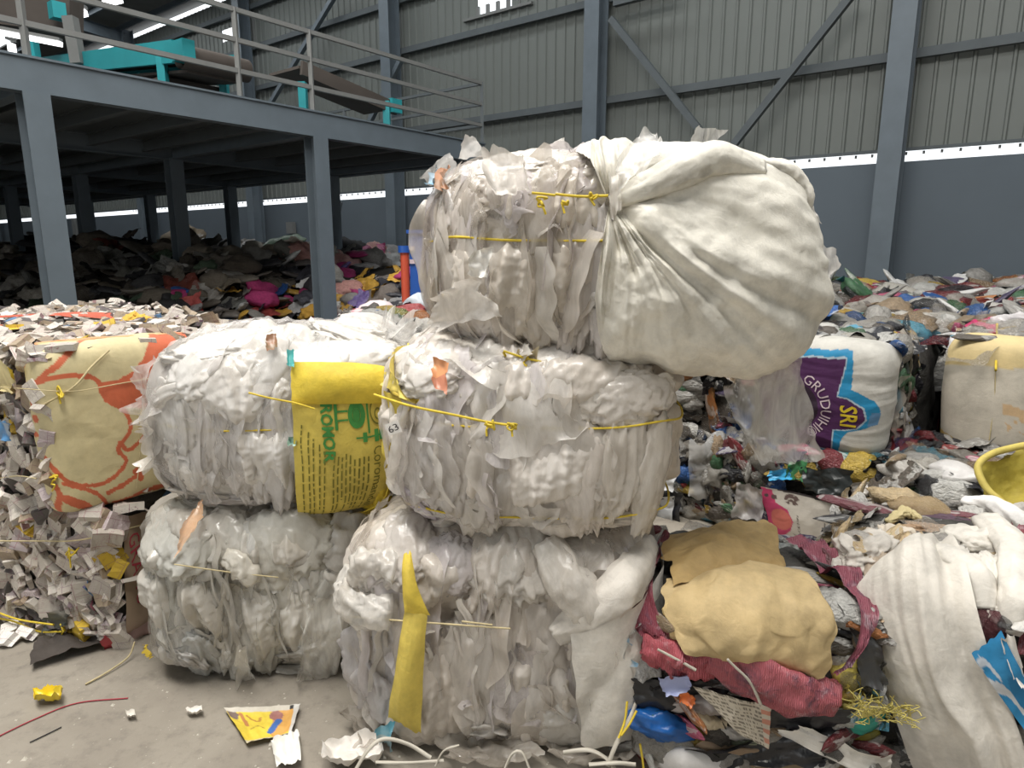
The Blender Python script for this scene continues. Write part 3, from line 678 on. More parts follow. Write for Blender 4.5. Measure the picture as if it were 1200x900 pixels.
    # mixed pieces pressed into the faces; faces: list of (axis, sign, count)
    def mixed(s, faces, size=(.05, .13), pal=None, kinds=None, strata=.5, proud=.5, keep=None):
        r = s.rng; kinds = kinds or [('crumpled_bag', 4), ('wrapper', 5), ('bag_fold', 5), ('film_scrap', 3), ('crushed_bottle', 1), ('film_wad', 2)]
        for ax, sg, cnt in faces:
            i, j = [(1, 2), (0, 2), (0, 1)][ax]
            # jittered rows so the pieces cover the face
            rows = max(1, int(round(math.sqrt(cnt * s.half[j] / s.half[i])))); cols = max(1, round(cnt / rows))
            for a in range(cols):
                for b_ in range(rows):
                    p = np.zeros(3); p[ax] = sg * s.half[ax]; p[i] = s.half[i] * ((a + r.uniform(.05, .95)) / cols * 2 - 1); p[j] = s.half[j] * ((b_ + r.uniform(.05, .95)) / rows * 2 - 1)
                    p = s.proj(p) if s.n < 30 else p
                    n = s.nrm(p)
                    if keep is not None and not keep(p): continue
                    kd = r.choices([k[0] for k in kinds], [k[1] for k in kinds])[0]; col, cn, _ = (pal or pick)(r)
                    kf = r.uniform(.7, 1.2); col = tuple(min(1, c * kf) for c in col)
                    along = V3(1, 0, r.gauss(0, .25)) if r.random() < strata else V3(r.gauss(0, 1), r.gauss(0, 1), r.gauss(0, 1))
                    if ax == 0 and r.random() < strata: along = V3(0, 1, r.gauss(0, .25))
                    jt = .28 if ax < 2 else .16; nn = n + V3(r.gauss(0, jt), r.gauss(0, jt), r.gauss(0, jt)); M = frame(nn, along)
                    sz = r.uniform(*size); fam = PIECES[kd][0]
                    S = {'wad': (sz, sz * r.uniform(.5, .9), sz * .5), 'sheet': (sz * 1.2, sz * r.uniform(.6, 1.), sz * .7), 'strip': (sz * 1.9, sz * .8, sz * .8), 'bottle': (sz * 1.3, sz * 1.1, sz * .9)}[fam]
                    zmax = s.half[2]
                    q = p + n * sz * .12 * proud + s.off; q[2] = max(q[2], sz * .35)
                    M = Matrix.Translation(Vector(q)) @ M @ Matrix.Diagonal((*S, 1))
                    link(kd, piece_mesh(kd, r), s.e, col, M)

def film_disp(seed, cinch=(), big=.045, pleat=.024, fine=.008):
    def d(P, n):
        s = seed * 31; w = P + .05 * np.stack([vnoise(P * 4 + seed, s + k) for k in range(3)], -1)
        side = 1 - n[:, 2] ** 2
        a = big * (np.abs(vnoise(w * 5.0 + seed, s + 4)) * 1.3 - .35) + big * .6 * vnoise(w * 2.6 + seed, s + 5)
        a = a + side * (pleat * 1.25 * facet(w * V3(15, 15, 1.5) + seed, s + 6) + pleat * .7 * facet(w * V3(34, 34, 3) + seed, s + 7) + pleat * .3 * facet(w * V3(70, 70, 8) + seed, s + 11))
        a = a + (1 - side) * (.02 * facet(w * 9 + seed, s + 8)) + fine * facet(w * V3(30, 30, 18), s + 9) + fine * .5 * facet(w * 60, s + 10)
        for zc in cinch: a = a - .035 * np.exp(-((P[:, 2] - zc) / .03) ** 2)
        return a
    return d
def core_disp(seed, amp=.03):
    return lambda P, n: amp * facet(P * 7 + seed, seed) + amp * .6 * facet(P * 15, seed + 1)

# text laid on a patch: size and place in patch units
def text_on(bale, ev, txt, u0, v0, hgt, mat, direction=(0, 1), asp=1., name='lettering', bold=0., arc=None, sx=1.):
    """direction: reading direction in patch (u, v); letters' up vector is that turned left on the printed side"""
    cu = bpy.data.curves.new('lettering', 'FONT'); cu.body = txt; cu.size = 1; cu.offset = bold; cu.resolution_u = 2
    ob = bpy.data.objects.new('lettering_src', cu); COL.objects.link(ob); dg = bpy.context.evaluated_depsgraph_get(); me = bpy.data.meshes.new_from_object(ob.evaluated_get(dg))
    v = np.zeros(len(me.vertices) * 3); me.vertices.foreach_get('co', v); v = v.reshape(-1, 3); fs = [tuple(p.vertices) for p in me.polygons]
    bpy.data.objects.remove(ob); bpy.data.curves.remove(cu); bpy.data.meshes.remove(me)
    x, y = v[:, 0] * hgt * sx, v[:, 1] * hgt
    if arc is not None:                                     # bend along a circle (centre, radius, start angle)
        (cx, cy), R, a0 = arc; th = a0 + x / R; uu = cx + (R + y) * np.cos(th) * asp; vv = cy + (R + y) * np.sin(th)
    else:
        dx, dy = direction; upx, upy = dy, -dx; uu = u0 + (x * dx + y * upx) * asp; vv = v0 + x * dy + y * upy
    P = ev(uu, vv); o = link(name, mesh(name, P, fs, mat, False), bale.last); return o
def bars_on(bale, ev, rects, mat, name='print_line', n=14):
    """thin printed bars: (u0, v0, u1, v1) joined into one print"""
    V, Fc = [], []
    for (a, b_, c, d) in rects:
        u, v = np.meshgrid(np.linspace(a, c, 2 if abs(c - a) < abs(d - b_) else n), np.linspace(b_, d, n if abs(c - a) < abs(d - b_) else 2)); P = ev(u, v)
        k = sum(len(x) for x in V); V.append(P.reshape(-1, 3)); Fc.append(gridf(u.shape[1], u.shape[0]) + k)
    return link(name, mesh(name, np.vstack(V), np.vstack(Fc), mat, False), bale.last)

# ---- flat prints described in photo pixels of the printed face, evaluated on the patch grid
def bil(c4):
    c = [V3(p[0], p[1]) if len(p) == 2 else V3(p[0], p[1]) for p in c4]
    def f(u, v): u = u[..., None]; v = v[..., None]; return (c[0] * (1 - u) + c[1] * u) * (1 - v) + (c[3] * (1 - u) + c[2] * u) * v
    return f
def in_poly(P, poly):
    x, y = P[..., 0], P[..., 1]; r = np.zeros(x.shape, bool); n = len(poly)
    for i in range(n):
        (x1, y1), (x2, y2) = poly[i], poly[(i + 1) % n]
        if y1 == y2: continue
        c = ((y1 > y) != (y2 > y)) & (x < (x2 - x1) * (y - y1) / (y2 - y1) + x1); r ^= c
    return r
def near(P, pts, w):
    d = np.full(P.shape[:-1], 1e9); S = spline([V3(*p) for p in pts], 8 * len(pts))
    for a, c in zip(S[:-1], S[1:]):
        ab = c - a; t = np.clip(((P - a) @ ab) / (ab @ ab + 1e-9), 0, 1); d = np.minimum(d, np.linalg.norm(P - a - t[..., None] * ab, axis=-1))
    return d < w
def ell(P, c, rx, ry): return ((P[..., 0] - c[0]) / rx) ** 2 + ((P[..., 1] - c[1]) / ry) ** 2 < 1
def setc(C, m, col): C[m] = col

# ================================================================== FRONT STACK OF FILM BALES
LIL = (.70, .66, .76)
C_ = Bale('film_bale', -.02, 2.27, 0, (.49, .42, .375), math.radians(-4), 5, 'bottom bale of the front film stack with a yellow strip on its face', group='film bales')
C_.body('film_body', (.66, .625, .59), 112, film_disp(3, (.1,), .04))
C_.film(46, 22, tints=[(.72, .70, .67), (.66, .63, .60), (.76, .74, .72), (.62, .58, .54), (.70, .67, .70)])  # film and wad tints lowered: partly dirt, partly shade painted in
for p, wh, rot, st, col in (((470, 640), (80, 90), 10, 'puff', (.78, .75, .73)), ((425, 690), (70, 90), -20, 'puff', (.76, .74, .72)), ((600, 650), (110, 110), 15, 'pleat', (.78, .76, .73)), ((530, 660), (60, 70), 0, 'puff', (.76, .73, .76)),
        ((655, 662), (50, 45), 20, 'puff', (.82, .80, .77)), ((440, 800), (90, 90), 20, 'crumple', (.66, .65, .68)), ((505, 850), (90, 60), -10, 'puff', (.74, .71, .68)), ((590, 860), (80, 70), 5, 'crumple', (.72, .70, .67)),
        ((670, 850), (90, 80), 15, 'puff', (.72, .71, .69)), ((730, 800), (60, 90), 10, 'crumple', (.58, .57, .59)), ((640, 740), (90, 150), 4, 'pleat', (.76, .73, .71)), ((560, 780), (90, 170), -3, 'pleat', (.77, .74, .71)),
        ((515, 680), (46, 36), 10, 'crumple', (.86, .85, .83)), ((460, 730), (70, 120), 10, 'pleat', (.70, .69, .70))):
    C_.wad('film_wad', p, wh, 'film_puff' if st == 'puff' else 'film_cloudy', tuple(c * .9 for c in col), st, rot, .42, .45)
# smooth white sheet wrapped round the right side of the bottom bale
o, ev = C_.quad('wrapping_sheet', [(665, 735), (760, 640), (752, 830), (680, 850)], 'woven', (.80, .78, .74), 50, 60, .045, .012, (6, 6, 2), .03, .01, ridge=lambda u, v: .02 * np.abs(np.sin(6 * (u + v * .6))) * (1 - u))
C_.roll('twisted_sheet', [(650, 740), (690, 715), (730, 680), (757, 640)], (14, 24, 26, 16), 'woven', (.80, .77, .73), .35, 5, (8, .8), .22)
C_.roll('twisted_sheet', [(640, 640), (665, 680), (690, 712), (700, 735)], (20, 26, 24, 14), 'film_cloudy', (.80, .78, .75), .3, 7, (7, .8), .25)
C_.roll('torn_strip', [(690, 745), (705, 790), (715, 815), (700, 840)], (16, 14, 12, 8), 'film_puff', (.80, .78, .74), .4, 9, (6, .8), .3)
C_.roll('torn_strip', [(680, 842), (720, 815), (750, 788)], (8, 11, 6), 'woven', (.72, .70, .66), .5, 4)
# yellow strip: narrow neck above a wide flap
C_.quad('yellow_strip', [(484, 700), (508, 703), (501, 835), (466, 822)], 'woven', (.76, .61, .13), 26, 50, .075, .006, (6, 6, 3), .03, .0, seed=4, bow=.03)
C_.quad('yellow_strip', [(481, 652), (489, 650), (510, 706), (483, 704)], 'woven', (.80, .62, .09), 14, 24, .07, .010, (9, 9, 5), .03, .0, seed=14, bow=.02)
C_.quad('blue_scrap', [(457, 826), (474, 822), (472, 846), (460, 842)], 'wrapper', (.12, .45, .60), 8, 8, .07, .02)
for q in (((430, 712), (500, 715), (600, 722)), ((545, 714), (580, 718))): C_.twine(q, 'twine_tan', .0028, .07)
# loose film lobe reaching out towards the left stack
for q, rd, sd in (([(465, 712), (432, 705), (408, 688), (414, 662)], (18, 22, 20, 10), 11), ([(470, 665), (440, 660), (425, 680)], (16, 20, 12), 13), ([(440, 700), (425, 715), (428, 735)], (14, 14, 6), 15)): C_.roll('film_lobe', q, rd, 'film_cloudy', (.78, .77, .75), .6, sd, (6, 1.2), .5)

B_ = Bale('film_bale', .085, 2.26, .74, (.455, .42, .30), math.radians(-3), 4, 'middle bale of the front film stack, tied twice with yellow twine', group='film bales')
B_.body('film_body', (.78, .75, .72), 112, film_disp(8, (.10, -.20), .05, .022))
B_.film(30, 14, cover=lambda p: p[0] > .12)
for p, wh, rot, st, col in (((507, 428), (96, 80), 10, 'puff', (.86, .85, .84)), ((560, 445), (60, 60), 0, 'pleat', (.84, .83, .82)), ((602, 455), (60, 90), 0, 'pleat', (.82, .80, .79)), ((636, 462), (66, 80), 5, 'puff', (.86, .82, .78)),
        ((682, 462), (64, 68), -5, 'puff', (.88, .86, .83)), ((735, 468), (110, 66), 8, 'puff', (.80, .77, .74)), ((500, 540), (100, 130), 4, 'pleat', (.76, .74, .74)), ((470, 600), (76, 66), 0, 'puff', LIL), ((560, 555), (80, 150), 2, 'pleat', (.78, .76, .74)),
        ((685, 560), (70, 150), 3, 'pleat', (.82, .78, .75)), ((636, 530), (64, 100), 0, 'puff', (.84, .81, .79)), ((725, 545), (70, 150), -4, 'pleat', (.80, .77, .73)), ((765, 560), (50, 150), -6, 'pleat', (.78, .75, .71)), ((520, 615), (90, 50), 0, 'puff', (.78, .76, .76)), ((610, 615), (110, 60), 0, 'puff', (.78, .75, .72)),
        ((700, 620), (130, 70), -6, 'puff', (.79, .75, .70))):
    B_.wad('film_wad', p, wh, 'film_puff' if st == 'puff' else 'film_cloudy', col, st, rot, .42, .45)
B_.quad('orange_scrap', [(520, 434), (536, 438), (534, 462), (522, 456)], 'wrapper', (.80, .38, .18), 8, 8, .075, .02)
B_.quad('yellow_sack_end', [(466, 420), (486, 408), (494, 470), (458, 452)], 'woven', (.80, .66, .16), 20, 20, .025, .012, (8, 8, 8), .05, .02)
B_.quad('yellow_sack_end', [(462, 462), (496, 468), (474, 500), (454, 560)], 'woven', (.78, .62, .10), 20, 24, .02, .012, (8, 8, 8), .05, .02)
B_.roll('yellow_sack_hem', [(458, 448), (474, 462), (494, 470)], (2, 2.5, 2), 'woven', (.62, .48, .08), 5)
o, ev = B_.quad('paper_tag', [(478, 492), (489, 486), (492, 498), (481, 504)], 'paper', (.86, .85, .84), 6, 6, .085, .003, edge=.0, lift=0)
text_on(B_, ev, '63', .2, .85, .8, 'ink_black', (1, -.15), 1.)
B_.twine([(470, 463), (500, 472), (540, 480), (575, 487), (606, 491)], off=.085, r=.004); B_.knot((578, 488), .016, seed=1, off=.09); B_.knot((602, 490), .014, seed=2, off=.09)
B_.twine([(508, 600), (540, 608), (575, 616), (600, 622)], off=.095, r=.0035); B_.knot((552, 611), .014, seed=3, off=.1); B_.knot((580, 618), .018, seed=4, off=.1)
B_.twine([(650, 628), (672, 624), (700, 618)], off=.09, r=.003)
B_.belt(.22); B_.belt(-.7)

A_ = Bale('film_bale', .32, 2.26, 1.255, (.565, .40, .315), math.radians(-9), 3.4, 'topmost bale of the front stack, half clear film and half white woven sheet', group='film bales')
_fd = film_disp(5, (.06,), .045, .030)
A_.body('film_body', (.68, .645, .60), 112, lambda P, n: _fd(P, n) * np.clip((.02 - P[:, 0]) / .12, 0, 1) - .02 * np.clip((P[:, 0] + .1) / .12, 0, 1))
A_.film(60, 18, cover=lambda p: p[0] > -.08, tints=[(.74, .71, .68), (.64, .60, .55), (.80, .79, .77), (.56, .52, .47), (.70, .67, .70)])
# white sheet gathered at the knot and fanning out over the right half
G = A_.hit(714, 240); bnd = [(-.10, -.30, .30), (-.05, -.05, .36), (.08, .15, .36), (.3, .33, .33), (.55, .33, .22), (.62, .33, 0), (.6, .3, -.2), (.52, .15, -.33), (.42, -.1, -.36), (.30, -.26, -.34), (.18, -.34, -.33), (.08, -.36, -.32), (.0, -.40, -.30), (-.03, -.42, -.12)]
Bd = spline([V3(*p) / V3(.63, .42, .36) * A_.half for p in bnd], 260); nr_, na = 130, 260; rr, aa = np.meshgrid(np.linspace(.02, 1, nr_), np.linspace(0, 1, na))
edge = 1 + .05 * vnoise(np.stack([aa * 14, 0 * aa, 0 * aa], -1), 3)
P = G + (Bd[:, None] - G) * (rr * edge)[..., None]; P = A_.proj(P); nn = A_.nrm(P)
q = np.stack([aa * 15 + 1.6 * vnoise(np.stack([aa * 5, rr * 2.2, 0 * rr], -1), 9), rr * 1.6, 0 * rr], -1)
pl = facet(q, 21, False) * .050 + facet(q * V3(2.2, 1.6, 1), 22, False) * .022 + facet(q * V3(5, 3, 1), 23, False) * .008
pl = pl * np.clip(rr * 3.5, .3, 1) * (.12 + 1.0 * np.clip(1 - rr / .8, 0, 1) ** .8)
big = .05 * np.abs(vnoise(np.stack([aa * 5 - rr * .9, rr * 1.4, 0 * rr], -1), 31)) * np.sin(np.clip(rr, 0, 1) * math.pi)
Pw = P + .03 * np.stack([vnoise(P * 5, 60 + k) for k in range(3)], -1); cr = .026 * facet(Pw * V3(4, 6, 4), 33) + .014 * facet(Pw * 11, 34) + .006 * facet(Pw * 27, 35)
d = .03 + .03 * np.sin(np.clip(rr * 1.05, 0, 1) * math.pi * .9) + pl + big + cr - .05 * np.exp(-(rr / .07) ** 2)
d = d * (1 - .55 * np.clip(nn[..., 2], 0, 1))
A_.add('woven_sheet', P + nn * np.maximum(d, .004)[..., None], gridf(nr_, na), 'woven', (.83, .82, .765))
A_.roll('twisted_sheet', [(716, 241), (745, 230), (790, 214), (835, 203), (885, 210)], (8, 14, 20, 22, 13), 'woven', (.82, .81, .755), 1.0, 3, (9, .6), .18, n=60)
A_.roll('twisted_sheet', [(735, 208), (775, 198), (815, 193), (850, 198)], (9, 13, 13, 7), 'woven', (.83, .82, .77), .5, 6, (8, .7), .2)
A_.roll('sheet_collar', [(882, 200), (915, 212), (935, 236), (940, 262)], (10, 17, 15, 7), 'woven', (.82, .81, .76), .7, 8, (6, .7), .2)
for c4, col, m in (([(722, 208), (765, 180), (772, 205), (725, 232)], (.85, .85, .85), 'film_clear'), ([(712, 190), (722, 186), (728, 250), (716, 262)], (.82, .81, .80), 'film_cloudy')):
    A_.quad('film_sheet', c4, m, col, 20, 20, .04, .02)
for p, wh, rot, st, col in (((560, 176), (80, 50), 0, 'puff', (.86, .85, .84)), ((615, 172), (100, 50), 0, 'puff', (.87, .86, .85)), ((672, 175), (80, 46), 0, 'puff', (.86, .85, .83)), ((545, 195), (90, 76), 20, 'puff', (.86, .85, .84)), ((610, 190), (130, 70), 0, 'puff', (.86, .84, .82)), ((680, 195), (80, 60), -8, 'puff', (.84, .82, .79)), ((575, 215), (70, 60), -20, 'crumple', (.80, .76, .72)), ((632, 215), (70, 60), 30, 'puff', (.80, .77, .73)),
        ((690, 222), (60, 44), 0, 'crumple', (.82, .78, .70)), ((520, 255), (60, 70), 0, 'puff', (.84, .82, .82)), ((505, 300), (46, 130), 4, 'pleat', (.82, .80, .78)), ((548, 290), (50, 120), -4, 'pleat', (.78, .74, .72)), ((590, 330), (50, 150), 3, 'pleat', (.72, .68, .64)), ((630, 330), (50, 160), 0, 'pleat', (.70, .66, .61)),
        ((672, 320), (60, 170), -3, 'pleat', (.76, .73, .72)), ((706, 330), (36, 170), 0, 'pleat', (.80, .78, .79)), ((548, 372), (90, 70), 5, 'puff', (.82, .80, .79)), ((592, 395), (60, 50), 0, 'crumple', (.78, .76, .75)), ((655, 400), (80, 60), 0, 'puff', (.76, .74, .73)), ((715, 385), (56, 110), 0, 'pleat', (.80, .79, .78)),
        ((840, 452), (150, 70), -6, 'puff', (.70, .67, .63)), ((770, 430), (90, 60), 5, 'puff', (.74, .71, .67)), ((640, 425), (120, 40), 0, 'puff', (.70, .68, .67))):
    A_.wad('film_wad', p, wh, 'film_puff' if st == 'puff' else 'film_cloudy', col, st, rot, .40, .45)
A_.quad('film_flap', [(578, 206), (622, 210), (628, 238), (590, 240)], 'film_cloudy', (.84, .82, .80), 18, 14, .07, .012, lift=.04)
A_.quad('film_flap', [(528, 345), (565, 325), (600, 360), (530, 370)], 'film_cloudy', (.86, .85, .84), 18, 14, .06, .012, lift=.04)
A_.quad('white_paper', [(572, 296), (590, 288), (586, 322), (566, 322)], 'paper', (.95, .95, .94), 14, 14, .085, .02, (24, 24, 24))
A_.quad('tan_scrap', [(612, 390), (636, 388), (638, 418), (614, 416)], 'wrapper', (.66, .50, .16), 10, 10, .075, .02)
A_.quad('beige_scrap', [(697, 420), (712, 424), (710, 435), (696, 430)], 'paper', (.70, .64, .42), 6, 6, .08, .01)
A_.quad('brown_scrap', [(520, 200), (530, 206), (540, 232), (524, 232)], 'wrapper', (.42, .20, .10), 8, 8, .04, .02)
A_.quad('blue_label', [(513, 214), (526, 212), (527, 228), (514, 228)], 'wrapper', (.20, .45, .66), 6, 6, .045, .01)
c = A_.hit(731, 428); nn = A_.nrm(c); th = np.linspace(-1.9, 1.2, 16); pts = [c + nn * .10 + V3(math.cos(t) * .026, 0, math.sin(t) * .034) for t in th]
v, f = tube_v(pts, [.003 + .007 * math.sin(i / 15 * math.pi) for i in range(16)], 8); A_.add('purple_band', v, f, 'plastic', (.16, .10, .42))
A_.twine([(630, 238), (642, 239), (655, 240)], off=.085); A_.twine([(655, 239), (685, 241), (713, 240)], off=.085); A_.knot((641, 246), .015, seed=5, off=.09); A_.knot((666, 247), .012, seed=6, off=.09); A_.knot((697, 241), .011, seed=8, off=.09)
A_.twine([(600, 388), (622, 394), (640, 397), (660, 402)], off=.09, r=.0035); A_.twine([(600, 389), (606, 398), (615, 409)], off=.09, r=.0035); A_.twine([(615, 409), (618, 398), (622, 394)], off=.09, r=.0035); A_.knot((625, 395), .014, seed=7, off=.095); A_.knot((616, 406), .008, seed=9, off=.095)
A_.belt(.18)
# upstanding film tips along the top and the side
for c4, m in (([(545, 158, 2.3), (556, 160, 2.3), (575, 185, 2.3), (535, 185, 2.3)], 'film_cloudy'), ([(644, 172, 2.3), (660, 160, 2.32), (664, 185, 2.3), (630, 185, 2.28)], 'film_cloudy'), ([(722, 176, 2.2), (731, 168, 2.2), (728, 195, 2.2), (714, 192, 2.2)], 'film_clear'), ([(752, 162, 2.25), (756, 160, 2.3), (782, 180, 2.3), (760, 190, 2.25)], 'film_clear'),
        ([(795, 168, 2.25), (802, 165, 2.25), (806, 180, 2.25), (790, 180, 2.25)], 'film_clear'), ([(820, 149, 2.25), (853, 153, 2.35), (836, 178, 2.3), (808, 178, 2.25)], 'film_clear'), ([(492, 208, 2.25), (528, 176, 2.25), (536, 200, 2.2), (504, 218, 2.25)], 'film_clear'),
        ([(948, 258, 2.1), (953, 240, 2.1), (962, 262, 2.1), (952, 256, 2.1)], 'film_cloudy'), ([(962, 288, 2.15), (980, 292, 2.2), (984, 312, 2.2), (966, 330, 2.15)], 'film_cloudy')):
    A_.quad('film_tip', c4, m, (.86, .86, .86), 14, 14, 0, .012, (16, 16, 16), .08, 0)
# clear film hanging down below the bale on the right
A_.quad('hanging_film', [(845, 450, 1.98), (932, 415, 2.02), (962, 538, 2.06), (885, 545, 1.98)], 'film_clear', (.74, .73, .71), 40, 44, 0, .028, (9, 9, 3), .05, .03, seed=12)
A_.quad('hanging_film', [(870, 440, 2.05), (925, 425, 2.06), (930, 520, 2.08), (890, 540, 2.05)], 'film_clear', (.70, .68, .66), 30, 34, 0, .03, (10, 10, 4), .06, .03, seed=15)

# ================================================================== LEFT STACK
E_ = Bale('film_bale', -1.0, 2.66, 0, (.42, .42, .33), math.radians(8), 4.5, 'lower film bale of the stack beside the carton bales, standing on the floor', group='film bales')
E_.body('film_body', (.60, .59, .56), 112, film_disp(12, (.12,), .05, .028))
E_.film(60, 14, tints=[(.66, .655, .63), (.60, .595, .57), (.72, .715, .69), (.55, .54, .51), (.64, .645, .64)])  # darker film and wad tints carry dirt plus the lower bale's shade
for p, wh, rot, st, col in (((205, 630), (90, 90), 0, 'puff', (.76, .77, .74)), ((265, 630), (70, 70), 20, 'puff', (.78, .78, .75)), ((330, 645), (120, 90), 15, 'puff', (.76, .76, .72)), ((395, 640), (90, 70), 0, 'crumple', (.72, .71, .69)), ((200, 690), (70, 90), 0, 'crumple', (.72, .73, .70)), ((185, 745), (60, 60), 0, 'puff', (.76, .76, .73)),
        ((205, 780), (80, 60), 10, 'puff', (.68, .67, .66)), ((240, 770), (60, 80), 0, 'pleat', (.68, .70, .70)), ((270, 715), (60, 160), 2, 'pleat', (.72, .72, .69)), ((310, 715), (50, 150), -2, 'pleat', (.70, .70, .67)), ((350, 700), (70, 120), 0, 'puff', (.70, .70, .67)), ((300, 785), (90, 50), 0, 'puff', (.66, .66, .64)),
        ((375, 770), (110, 80), 8, 'puff', (.52, .51, .48)), ((395, 700), (70, 110), -10, 'pleat', (.66, .66, .63)), ((230, 668), (50, 50), 0, 'crumple', (.74, .74, .72))):
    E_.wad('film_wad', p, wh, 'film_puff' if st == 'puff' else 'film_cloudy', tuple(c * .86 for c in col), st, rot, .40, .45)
E_.quad('film_flap', [(285, 740), (297, 745), (304, 780), (280, 792)], 'film_cloudy', (.84, .84, .82), 12, 20, .07, .012, lift=.04)
E_.quad('film_loop', [(365, 690), (395, 680), (390, 775), (345, 770)], 'film_clear', (.80, .80, .78), 30, 30, .08, .02, lift=.03)
E_.roll('film_loop', [(398, 690), (392, 740), (372, 778), (325, 772)], (8, 10, 11, 7), 'film_cloudy', (.76, .76, .74), 1.6, 5, (5, .8), .3)
E_.quad('orange_film', [(228, 625), (245, 606), (250, 618), (222, 646)], 'film_cloudy', (.82, .52, .32), 12, 14, .085, .015)
E_.roll('twisted_knot', [(265, 650), (280, 655), (292, 668), (282, 674)], (9, 13, 15, 8), 'film_puff', (.78, .77, .72), .8, 7)
E_.quad('yellow_scrap', [(156, 770), (168, 766), (168, 782), (156, 784)], 'wrapper', (.62, .45, .06), 8, 8, .05, .02)
E_.twine([(215, 655), (270, 662), (330, 668)], 'twine_tan', .0025, .06)

D_ = Bale('film_bale', -.89, 2.68, .645, (.47, .43, .325), math.radians(6), 3.6, 'upper film bale with a printed yellow sack on its face', group='film bales')
D_.body('film_body', (.78, .775, .77), 112, film_disp(17, (.02,), .05, .02))
D_.film(50, 24, cover=lambda p: p[0] > .12 and p[1] < -.2, mats=('film_cloudy', 'film_clear', 'film_clear'), tints=[(.80, .80, .80), (.74, .73, .74), (.86, .86, .86), (.70, .69, .70)])
for p, wh, rot, st, col in (((265, 400), (130, 70), 10, 'puff', (.88, .88, .88)), ((350, 388), (170, 54), 0, 'puff', (.88, .88, .87)), ((430, 398), (130, 60), -8, 'puff', (.87, .86, .84)), ((400, 415), (130, 50), 0, 'puff', (.90, .90, .89)), ((230, 430), (80, 80), -20, 'puff', (.86, .86, .86)), ((300, 440), (100, 70), 20, 'crumple', (.82, .82, .82)),
        ((205, 500), (70, 120), 5, 'pleat', (.80, .80, .80)), ((245, 510), (60, 130), 0, 'pleat', (.80, .79, .80)), ((285, 520), (60, 140), 0, 'pleat', (.78, .77, .78)), ((322, 530), (50, 140), 0, 'pleat', (.78, .77, .78)), ((240, 585), (90, 50), 0, 'crumple', (.76, .75, .74)), ((310, 590), (110, 50), 0, 'crumple', (.76, .74, .76)), ((330, 470), (40, 70), 0, 'crumple', (.70, .69, .70))):
    D_.wad('film_wad', p, wh, 'film_puff' if st == 'puff' else 'film_cloudy', col, st, rot, .40, .45)
D_.roll('film_rope', [(205, 565), (182, 545), (180, 500), (195, 465), (228, 450)], (8, 9, 9, 9, 7), 'film_cloudy', (.84, .83, .82), .8, 3)
D_.quad('film_flap', [(172, 460), (200, 430), (205, 480), (168, 500)], 'film_clear', (.80, .78, .78), 16, 16, .05, .02, lift=.05)
D_.quad('film_flap', [(168, 505), (192, 490), (200, 545), (175, 530)], 'film_cloudy', (.80, .78, .76), 16, 16, .04, .02, lift=.05)
D_.quad('film_flap', [(455, 372), (478, 380), (488, 405), (440, 405)], 'film_clear', (.86, .86, .86), 16, 16, .03, .02, lift=.08)
D_.quad('brown_scrap', [(316, 412), (328, 408), (330, 420), (318, 424)], 'wrapper', (.30, .16, .09), 6, 6, .06, .015)
D_.quad('teal_scrap', [(342, 424), (350, 424), (351, 438), (343, 436)], 'wrapper', (.10, .42, .40), 6, 6, .07, .01)
D_.quad('teal_scrap', [(342, 506), (352, 508), (352, 516), (342, 514)], 'wrapper', (.02, .42, .28), 6, 6, .06, .01)
Y = (.72, .585, .12)
SK = [(346, 466), (456, 462), (440, 580), (352, 588)]
o, ev = D_.quad('yellow_sack', SK, 'woven', Y, 40, 50, .06, .007, (6, 6, 3), .012, .0, seed=6, bow=.02)
D_.quad('yellow_sack_fold', [(346, 432), (456, 440), (456, 470), (347, 470)], 'woven', (.80, .62, .07), 40, 20, .066, .006, (5, 5, 9), .015, .0, seed=9, bow=.035)
D_.quad('yellow_sack_hem', [(355, 586), (452, 574), (456, 588), (360, 600)], 'woven', (.76, .62, .14), 40, 12, .07, .008, (9, 9, 9), .03, .0, bow=.03)
D_.roll('yellow_sack_corner', [(438, 560), (446, 580), (432, 602)], (7, 12, 5), 'woven', (.80, .62, .07), 2.2, 4)
A1 = 120 / 105.
text_on(D_, ev, 'GROMOR', .26, -.05, .118, 'ink_green', (0, 1), A1, bold=.03)
text_on(D_, ev, 'Coromandel', .67, .38, .105, 'ink_olive', (0, 1), A1, sx=.85)
r5 = random.Random(3); rects = []
for i, u in enumerate(np.linspace(.34, .62, 9)): rects.append((u, .42 + r5.uniform(0, .04), u + .013, r5.uniform(.70, .95)))
for i, u in enumerate((.07, .13, .17, .22, .26)): rects.append((u, .20 + i * .05, u + .012, r5.uniform(.80, .95)))
words = []
for (a, b_, c, d) in rects:
    v = b_
    while v < d: L = r5.uniform(.02, .06); words.append((a, v, c, min(v + L, d))); v += L + .014
bars_on(D_, ev, words, 'ink_olive', 'small_print', 4)
def ring_on(bale, ev, c, rx, ry, mat, inner=0., name='emblem', n=28):
    th = np.linspace(0, 2 * math.pi, n, endpoint=False); rad = np.linspace(inner, 1, 4)
    u = c[0] + rx * rad[:, None] * np.cos(th); v = c[1] + ry * rad[:, None] * np.sin(th); return link(name, mesh(name, ev(u, v), gridf(n, 4, True), mat, False), bale.last)
ring_on(D_, ev, (.55, .13), .07, .105, 'ink_green', .48); ring_on(D_, ev, (.55, .13), .03, .05, 'ink_green')
ring_on(D_, ev, (.72, .12), .065, .11, 'ink_olive', .85); ring_on(D_, ev, (.72, .14), .03, .05, 'ink_olive', .7)
